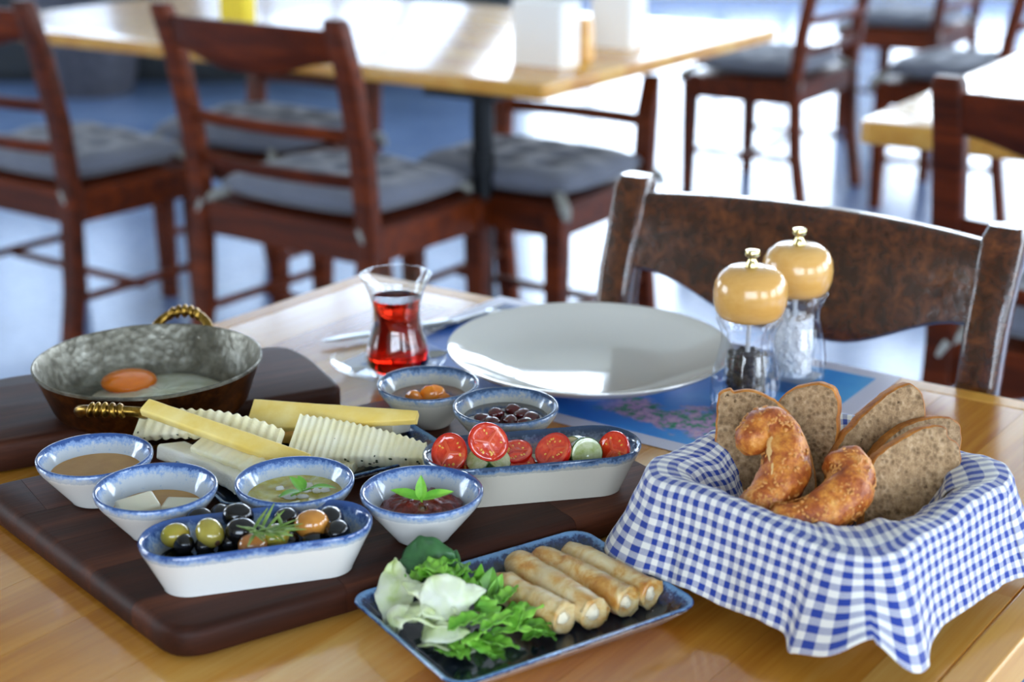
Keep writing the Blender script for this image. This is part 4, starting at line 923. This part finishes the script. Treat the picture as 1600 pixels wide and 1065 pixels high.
# ---- mills
DOME = wood('mill_wood', '#c98f3e', '#dba75a', '#e6bb76', 0, .22, .6, .6, .1, 0)
def mill(px, py, lab, fill, flab, ftop, fcol, z0=.0012):
    p = at(px, py, 0); p.z = T + z0; t = thing('pepper_mill' if fill == 'pepper' else 'salt_mill', lab, 'mill', p, .3)
    hb = .098
    out = [(.027, 0), (.031, .001), (.0335, .004), (.0342, .018), (.0338, .032), (.0315, .048), (.0275, .064), (.0255, .074), (.0262, .083), (.0300, .092), (.0318, hb - .002), (.0318, hb)]
    inn = [(.0290, hb), (.0262, .090), (.0205, .083), (.0200, .074), (.0205, .060), (.0215, .045), (.022, .020), (.0215, .012), (.0005, .011)]
    M().lathe([(.0005, 0)] + out + inn, 72).build('clear_body', ACRYL, t, smooth=50)
    M().lathe([(.0022, .012), (.0022, hb)], 12).build('shaft', plain('white_rod', '#dadada', .4), t)
    M().lathe([(.024, .0), (.0275, .0005), (.0275, .0008)], 12)
    M().lathe([(.0005, hb - .001), (.024, hb - .001), (.0290, hb + .001), (.0325, hb + .006), (.0350, hb + .015), (.0356, hb + .025), (.0340, hb + .035), (.0295, hb + .043), (.0215, hb + .0485), (.010, hb + .0500), (.0005, hb + .0500)], 72).build('wooden_cap', DOME, t, smooth=60)
    M().lathe([(.0005, hb + .049), (.0062, hb + .049), (.0064, hb + .053), (.0040, hb + .056), (.0040, hb + .059), (.0070, hb + .0605), (.0074, hb + .063), (.0066, hb + .0655), (.0005, hb + .066)], 32).build('knob', BRASSP, t, smooth=45)
    rn = random.Random(9); m = M()
    if fill == 'pepper':
        z = .0148
        while z < ftop:
            for i in range(15):
                rr_ = .0165 * (1 if i < 10 else .45); a = rn.random() * .5 + i * (2 * math.pi / (10 if i < 10 else 5)) + z * 300; m.ball((rr_ * math.cos(a), rr_ * math.sin(a), z + rn.random() * .003), .0029 + rn.random() * .0004, 8, k=6)
            z += .0044
    else:
        z = .0145
        while z < ftop:
            for i in range(22):
                rr_ = .0170 * (1 if i < 14 else .5); a = rn.random() * .5 + i * (2 * math.pi / (14 if i < 14 else 8)) + z * 300; q = .0022 + rn.random() * .001
                m.box((rr_ * math.cos(a), rr_ * math.sin(a), z + rn.random() * .003), (q * 1.4, q * 1.2, q * 1.3), rot=Matrix.Rotation(rn.random() * 3, 3, (rn.random(), rn.random(), 1)))
            z += .0030
    m.lathe([(.0005, .0115), (.0155 if fill == 'salt' else .013, .0115), (.0155 if fill == 'salt' else .013, ftop), (.0005, ftop + .001)], 20)
    o = m.build('peppercorns' if fill == 'pepper' else 'rock_salt', fcol, loc=p, smooth=60 if fill == 'pepper' else 0); tag(o, flab, 'spice', None, 'stuff')
mill(1235, 601, 'rear wooden-capped clear mill holding white salt', 'salt', 'coarse white salt inside the rear clear mill', .072, plain('salt', '#ffffff', .6))
mill(1163, 646, 'front wooden-capped clear mill holding black peppercorns', 'pepper', 'black peppercorns inside the front clear mill', .062, mottled('peppercorn', '#17130f', '#3a3028', 300, .6, .8))

# ---- bread basket with gingham cloth
GH = N('gingham'); uv = GH.n('UVMap').outputs[0]; spx = GH.n('SeparateXYZ'); GH.l(uv, spx.inputs[0])
def stripe(c, per=.0094):
    f_ = GH.math('FRACT', GH.math('DIVIDE', c, per)); return GH.math('GREATER_THAN', f_, .5)
sa, sb_ = stripe(spx.outputs[0]), stripe(spx.outputs[1])
diag = GH.math('GREATER_THAN', GH.math('FRACT', GH.math('DIVIDE', GH.math('ADD', spx.outputs[0], spx.outputs[1]), .0011)), .5)
both = GH.math('MULTIPLY', sa, sb_); one = GH.math('MULTIPLY', GH.math('ABSOLUTE', GH.math('SUBTRACT', sa, sb_)), GH.math('ADD', GH.math('MULTIPLY', diag, .5), .28))
cc = GH.mix(GH.math('MAXIMUM', both, one), '#e4e2dc', '#11348f'); GH.col(cc).set(Roughness=.85, Sheen_Weight=.2)
wv = GH.n('TexNoise'); wv.inputs['Scale'].default_value = 900; GH.l(uv, wv.inputs[0]); GH.bump(wv.outputs[0], .25, .0004); GH = GH.m
BK = Vector((.236, 1.058)); bang = R(-45)
bu = Vector((math.cos(bang), math.sin(bang))); bv = Vector((-bu.y, bu.x))   # bu towards front corner of the photo, bv to the far right
BA, BB, RZ = .100, .098, .086
basket = thing('bread_basket', 'low square woven bread basket hidden under the checked cloth', 'basket', (BK.x, BK.y, T + .0005), bang)
WK = mottled('wicker', '#5c3416', '#8a5a2c', 80, .6, .5, .002)
M().rings([[(x, y, .001) for x, y, _ in rrect(BA - .022, BB - .022, .03)], [(x, y, .006) for x, y, _ in rrect(BA - .021, BB - .021, .03)]]).build('base', WK, basket)
for i in range(9):
    k = i / 8; off = -.022 + .020 * k; pts = rrect(BA + off, BB + off, .03, z=.008 + (RZ - .016) * k, k=8)
    pts = [(x, y, z + .0012 * math.sin(j * 1.4 + i * math.pi)) for j, (x, y, z) in enumerate(pts)]
    M().tube(pts + [pts[0]], .0038, 8).build('weaver', WK, basket, smooth=70)
# cloth: profile inside floor -> wall -> rim -> outer skirt, perimeter parameter s
def perim(off, rc):
    return rrect(BA + off, BB + off, max(rc, .004), k=12)
NPER = len(perim(0, .03))
base_p = perim(0, .03)
acc = [0.0]
for i in range(NPER): acc.append(acc[-1] + (Vector(base_p[(i + 1) % NPER][:2]) - Vector(base_p[i][:2])).length)
# resample perimeter evenly
def per_pt(off, s, rc=.03):
    """point of the outline grown by off at arclength s of the base outline"""
    s = s % acc[-1]; lo = 0
    for i in range(NPER):
        if acc[i + 1] >= s: lo = i; break
    f_ = (s - acc[lo]) / max(acc[lo + 1] - acc[lo], 1e-9); P = perim(off, rc + off if off > 0 else rc); a, b = Vector(P[lo][:2]), Vector(P[(lo + 1) % NPER][:2]); return a.lerp(b, f_)
NS = 420
prof = []   # (offset, z, arclength)
inner_p = [(-.080, .012), (-.060, .010), (-.046, .013), (-.036, .026), (-.029, .045), (-.022, .064), (-.014, .078), (-.006, .086), (.001, .0885), (.007, .0865), (.010, .081)]
skirt = [(.012, .072), (.0145, .060), (.018, .047), (.022, .034), (.026, .021)]
allp = inner_p + skirt; va = [0.0]
for i in range(1, len(allp)): va.append(va[-1] + math.hypot(allp[i][0] - allp[i - 1][0], allp[i][1] - allp[i - 1][1]))
TOT = acc[-1]
# arclength of the corner facing the viewer (local +x,-y) and its neighbours
def corner_s(ix):  # 0:(+,+) 1:(-,+) 2:(-,-) 3:(+,-)
    return acc[ix * 13 + 6]
SF, SR, SLf, SBk = corner_s(3), corner_s(0), corner_s(2), corner_s(1)
def dist(s, c):
    d_ = (s - c + TOT / 2) % TOT - TOT / 2; return d_
verts, uvs = [], []; sub_ = 5
rows = []
for i in range(len(allp) - 1):
    for k in range(sub_): rows.append((i + k / sub_))
rows.append(len(allp) - 1)
def sm(t): t = max(0, min(1, t)); return t * t * (3 - 2 * t)
for ri in rows:
    i = min(int(ri), len(allp) - 2); f_ = ri - i; off = allp[i][0] * (1 - f_) + allp[i + 1][0] * f_; z = allp[i][1] * (1 - f_) + allp[i + 1][1] * f_; v = va[i] * (1 - f_) + va[i + 1] * f_
    sk = max(0.0, (v - va[10]) / (va[-1] - va[10]))            # 0 at the rim, 1 at the hem
    rim_w = math.exp(-((v - va[8]) / .02) ** 2)
    for j in range(NS + 1):
        s = TOT * j / NS; dF = dist(s, SF); dR = dist(s, SR); dL = dist(s, SLf); dB_ = dist(s, SBk)
        o_ = off; zz = z
        # rim height waves, lower in the middle of the near side
        zz += rim_w * (.006 * mnoise.noise(Vector((math.cos(2 * math.pi * j / NS) * 2.2, math.sin(2 * math.pi * j / NS) * 2.2, 3))) - .006 * math.exp(-(dF / .07) ** 2))
        # the cloth bulges into the basket over the near corner and a little elsewhere
        if v < va[9]:
            inw = min(1.0, (va[9] - v) / .02); o_ -= inw * (.020 * math.exp(-(dF / .055) ** 2) + .007 * math.exp(-(dR / .04) ** 2) + .005 * (1 + mnoise.noise(Vector((math.cos(2 * math.pi * j / NS) * 3, math.sin(2 * math.pi * j / NS) * 3, 5)))))
        # soft folds of the skirt
        wv_ = mnoise.noise(Vector((math.cos(2 * math.pi * j / NS) * 5, math.sin(2 * math.pi * j / NS) * 5, sk * .8)))
        o_ += sk * .004 * wv_ + (.0012 * mnoise.noise(Vector((s * 90, v * 60, 0)))) * (1 if sk > 0 else 1.8)
        # gathered cloth at the corners: pleats growing towards the hem
        for dd, amp in ((dF, .028), (dR, .018), (dL, .012), (dB_, .016)):
            g_ = math.exp(-(dd / .022) ** 2); o_ += sk ** 1.3 * amp * g_
        p1 = math.exp(-((dF + .028) / .008) ** 2); p2 = math.exp(-((dF - .002) / .0075) ** 2)
        o_ += sk ** 1.2 * (-.012 * p2 + .006 * p1) 
        zz += sk ** 2 * (.020 * math.exp(-((dF + .002) / .009) ** 2) - .010 * math.exp(-((dF - .028) / .012) ** 2) - .006 * p1)
        zz += sk ** 2 * .004 * wv_
        # rolled inward wrinkles inside
        if v < va[7]: o_ += .004 * mnoise.noise(Vector((s * 34, v * 26, 7))); zz += .002 * mnoise.noise(Vector((s * 30, v * 30, 2)))
        zz = max(zz, .0025 + .0015 * (1 + math.sin(s * 60)))
        p = per_pt(o_, s)
        if dF > -.0 and sk > 0:                         # long corner tip pulled out over the table
            g_ = math.exp(-((dF - .016) / .016) ** 2) * sk ** 2; p += Vector((.006, -.014)) * g_
        verts.append((p.x, p.y, zz)); uvs.append((s, v))
NC = NS + 1; faces = [(a * NC + b, a * NC + b + 1, (a + 1) * NC + b + 1, (a + 1) * NC + b) for a in range(len(rows) - 1) for b in range(NS)]
cl = M(); cl.add(verts, faces); 
me = bpy.data.meshes.new('checked_cloth'); me.from_pydata(verts, [], faces); me.materials.append(GH); ul = me.uv_layers.new(name='UVMap')
for pl_ in me.polygons:
    for li in pl_.loop_indices: ul.data[li].uv = uvs[me.loops[li].vertex_index]
me.polygons.foreach_set('use_smooth', [True] * len(me.polygons))
clo = bpy.data.objects.new('checked_cloth', me); COL.objects.link(clo); clo.location = (BK.x, BK.y, T + .001); clo.rotation_euler = (0, 0, bang)
md = clo.modifiers.new('s', 'SOLIDIFY'); md.thickness = .0007; md.offset = 0
tag(clo, 'blue and white gingham cloth draped over the bread basket', 'cloth')

# ---- bread
CRUMB = N('rye_crumb'); _v = CRUMB.coord(); vo = CRUMB.n('TexVoronoi'); vo.inputs['Scale'].default_value = 210; vo.inputs['Randomness'].default_value = 1; CRUMB.l(_v, vo.inputs['Vector'])
vo2 = CRUMB.n('TexVoronoi'); vo2.inputs['Scale'].default_value = 62; CRUMB.l(_v, vo2.inputs['Vector']); n_ = CRUMB.noise(_v, 160, 5, .7)
h1 = CRUMB.ramp(vo.outputs['Distance'], [(.05, (.35, .35, .35, 1)), (.5, (1, 1, 1, 1))]); h2 = CRUMB.ramp(CRUMB.math('ADD', vo2.outputs['Distance'], CRUMB.math('MULTIPLY', n_, .7)), [(.36, (0, 0, 0, 1)), (.46, (1, 1, 1, 1))])
hh = CRUMB.math('MULTIPLY', h1, h2); basec = CRUMB.ramp(n_, [(.32, '#7c5f40'), (.5, '#a58560'), (.68, '#c2a37e')])
CRUMB.col(CRUMB.mix(hh, '#5a4026', basec)).set(Roughness=.85); CRUMB.bump(hh, .9, .0016); CRUMB = CRUMB.m
CRUST = N('rye_crust'); _v = CRUST.coord(); _f = CRUST.noise(_v, 70, 5, .7); CRUST.col(CRUST.ramp(_f, [(.3, '#8a4a14'), (.6, '#c07a2c'), (.8, '#d8a458')])).set(Roughness=.7); CRUST.bump(CRUST.noise(_v, 260, 5), .7, .0015); CRUST = CRUST.m
def bread(outline, depth_px, yaw, lean, lab, th=.012):
    """slice whose face plane passes through depth_px=(px,py,z), normal turned yaw about z and leaning back by lean"""
    P = at(*depth_px); n = Vector((math.sin(R(yaw)) * math.cos(R(lean)), -math.cos(R(yaw)) * math.cos(R(lean)), math.sin(R(lean)))).normalized()
    pts3 = [on_plane(x, y, P, n) for x, y in outline]; ux = Vector((math.cos(R(yaw)), math.sin(R(yaw)), 0)); uy = n.cross(ux)
    q2 = [((p - P).dot(ux), (p - P).dot(uy)) for p in pts3]; q2 = round_poly(q2, .012, 4)
    # resample finely and roughen
    res = []; 
    for i in range(len(q2)):
        a, b = Vector(q2[i]), Vector(q2[(i + 1) % len(q2)]); k = max(1, int((b - a).length / .0025))
        for j in range(k): res.append(a.lerp(b, j / k))
    res = [tuple(p + Vector((mnoise.noise(Vector((p.x * 160, p.y * 160, yaw))), mnoise.noise(Vector((p.y * 160, p.x * 160, 9)))) ) * .0011) for p in res]
    fn = lambda poly, d: [ux * x + uy * y - n * d for x, y in poly]
    t = thing('bread_slice', lab, 'bread', P)
    i1, i2 = inset(res, .0014), inset(res, .0003)
    M().rings([fn(i1, -.0001), fn(i2, .0008), fn(res, .002), fn(res, th - .002), fn(i2, th - .0008), fn(i1, th + .0001)], cap0=False, cap1=False).build('crust', CRUST, t, smooth=60)
    m = M()
    for d_ in (0, th):
        cen = Vector((sum(p[0] for p in i1) / len(i1), sum(p[1] for p in i1) / len(i1))); rg = []
        for f_ in (1, .8, .6, .4, .2, .02): rg.append([ux * (cen.x + (x - cen.x) * f_) + uy * (cen.y + (y - cen.y) * f_) - n * (d_ + .0007 * mnoise.noise(Vector((x * f_ * 150, y * f_ * 150, d_))) * (f_ < 1)) for x, y in i1])
        m.rings(rg, cap0=False, cap1=True)
    m.build('crumb', CRUMB, t, smooth=60)
bread([(1118, 830), (1116, 700), (1120, 640), (1122, 612), (1142, 606), (1146, 612), (1170, 608), (1205, 620), (1240, 650), (1262, 690), (1278, 745), (1272, 800), (1240, 850)], (1190, 720, .075), -8, 14, 'large rye bread slice standing at the left of the basket behind the sesame ring')
bread([(1205, 800), (1190, 700), (1216, 622), (1242, 604), (1280, 597), (1304, 605), (1312, 630), (1308, 690), (1296, 780), (1280, 830)], (1265, 680, .088), -22, 10, 'rye bread slice behind the two mills\' front, second from the left', .013)
bread([(1290, 800), (1302, 700), (1340, 655), (1390, 610), (1420, 596), (1440, 608), (1448, 635), (1446, 665), (1400, 760), (1360, 820)], (1385, 665, .098), 10, 16, 'rye bread slice at the back with a bright orange top crust', .013)
bread([(1350, 800), (1358, 715), (1400, 670), (1450, 650), (1485, 650), (1502, 664), (1504, 690), (1490, 760), (1440, 830)], (1450, 680, .092), 16, 16, 'mostly hidden rye bread slice behind the rightmost one', .012)
bread([(1345, 845), (1352, 760), (1364, 715), (1395, 692), (1440, 668), (1466, 662), (1480, 668), (1482, 682), (1498, 690), (1504, 715), (1496, 755), (1470, 800), (1420, 850)], (1430, 745, .082), 14, 20, 'rightmost rye bread slice in front, with a long crack in its crumb', .012)
# ---- sesame rings
SIM = N('simit_crust'); _v = SIM.coord(); _f = SIM.noise(_v, 70, 5, .7)
SIM.col(SIM.ramp(_f, [(.3, '#742c06'), (.46, '#a8531a'), (.58, '#d0822e'), (.72, '#eab060')])).set(Roughness=.45, Coat_Weight=.1); SIM.bump(SIM.noise(_v, 320, 5), .8, .0016); SIM = SIM.m
SES = plain('sesame', '#cc8a44', .5); PALE = plain('pale_crack', '#e2b878', .7)
def catmull(P, n=8):
    P = [Vector(p) for p in P]; P = [P[0] * 2 - P[1]] + P + [P[-1] * 2 - P[-2]]; out = []
    for i in range(1, len(P) - 2):
        for k in range(n):
            t = k / n; a, b, c, d_ = P[i - 1:i + 3]; out.append(.5 * ((2 * b) + (-a + c) * t + (2 * a - 5 * b + 4 * c - d_) * t * t + (-a + 3 * b - 3 * c + d_) * t ** 3))
    out.append(P[-2]); return out
def simit(pts, rads, lab, seed, crack=None):
    W_ = catmull([at(*p) for p in pts], 8); n = len(W_); k = len(rads) - 1
    rr_ = [rads[min(int(i / (n - 1) * k), k - 1)] * (1 - (i / (n - 1) * k) % 1 if i < n - 1 else 0) + rads[min(int(i / (n - 1) * k) + 1, k)] * ((i / (n - 1) * k) % 1 if i < n - 1 else 1) for i in range(n)]
    # rounded ends
    W2 = [W_[0] + (W_[0] - W_[1]).normalized() * rr_[0] * .5] + W_ + [W_[-1] + (W_[-1] - W_[-2]).normalized() * rr_[-1] * .5]
    R2 = [rr_[0] * .55] + rr_ + [rr_[-1] * .55]; c0 = W_[0].copy(); t = thing('sesame_ring_piece', lab, 'bread', c0)
    m = M().tube([p - c0 for p in W2], R2, 26).noise(.0030, 70, seed); m.noise(.0009, 260, seed); o = m.build('crust', SIM, t, smooth=70)
    rn = random.Random(seed); s = M()
    for i in range(620):
        j = rn.randrange(1, n - 1); p = W_[j]; tg = (W_[j + 1] - W_[j - 1]).normalized(); a = tg.cross(Vector((0, 0, 1))).normalized(); b = a.cross(tg); th = rn.random() * 6.283; nn = a * math.cos(th) + b * math.sin(th)
        q = nn.to_track_quat('Z', 'Y').to_matrix() @ Matrix.Rotation(rn.random() * 6, 3, 'Z'); s.ball(p - c0 + nn * (rr_[j] * 1.0) + tg * (rn.random() - .5) * .004, (.0016, .0010, .0006), 6, k=4, rot=q)
    s.build('sesame_seeds', SES, t, kind='stuff', smooth=60)
    if crack:
        i0, i1, inw = crack; camd = (Vector((0, 0, T + CAMH)) - c0).normalized(); cen = sum(W_, Vector()) / n; rows_ = []
        for i in range(i0, i1 + 1):
            p = W_[i]; tg = (W_[i + 1] - W_[i - 1]).normalized(); inward = (cen - p).normalized(); nn = (camd + inward * inw); nn = (nn - tg * nn.dot(tg)).normalized(); bb = tg.cross(nn)
            hw = .26 * math.sin(math.pi * (i - i0 + .3) / (i1 - i0 + .6)) * (1 + .3 * math.sin(i * 2.1))
            rows_.append([p - c0 + (nn * math.cos(a) + bb * math.sin(a)) * rr_[i] * (1.045 if abs(a) < hw * .9 else .96) for a in (-hw, -hw * .6, 0, hw * .6, hw)])
        M().rings(rows_, cap0=False, cap1=False, closed=False).noise(.0005, 300, 1).build('crack', PALE, t, smooth=70)
simit([(1168, 692, .108), (1196, 668, .116), (1222, 690, .108), (1226, 735, .094), (1206, 775, .080), (1172, 800, .070)], [.0125, .0165, .0170, .0175, .0165, .014], 'curved sesame bread ring piece standing at left in the basket', 3, (7, 29, .75))
simit([(1322, 722, .100), (1330, 752, .092), (1310, 785, .082), (1270, 806, .076), (1215, 812, .074)], [.0165, .0175, .0175, .015, .011], 'sesame bread ring piece lying lower in the basket, cut end up', 5)
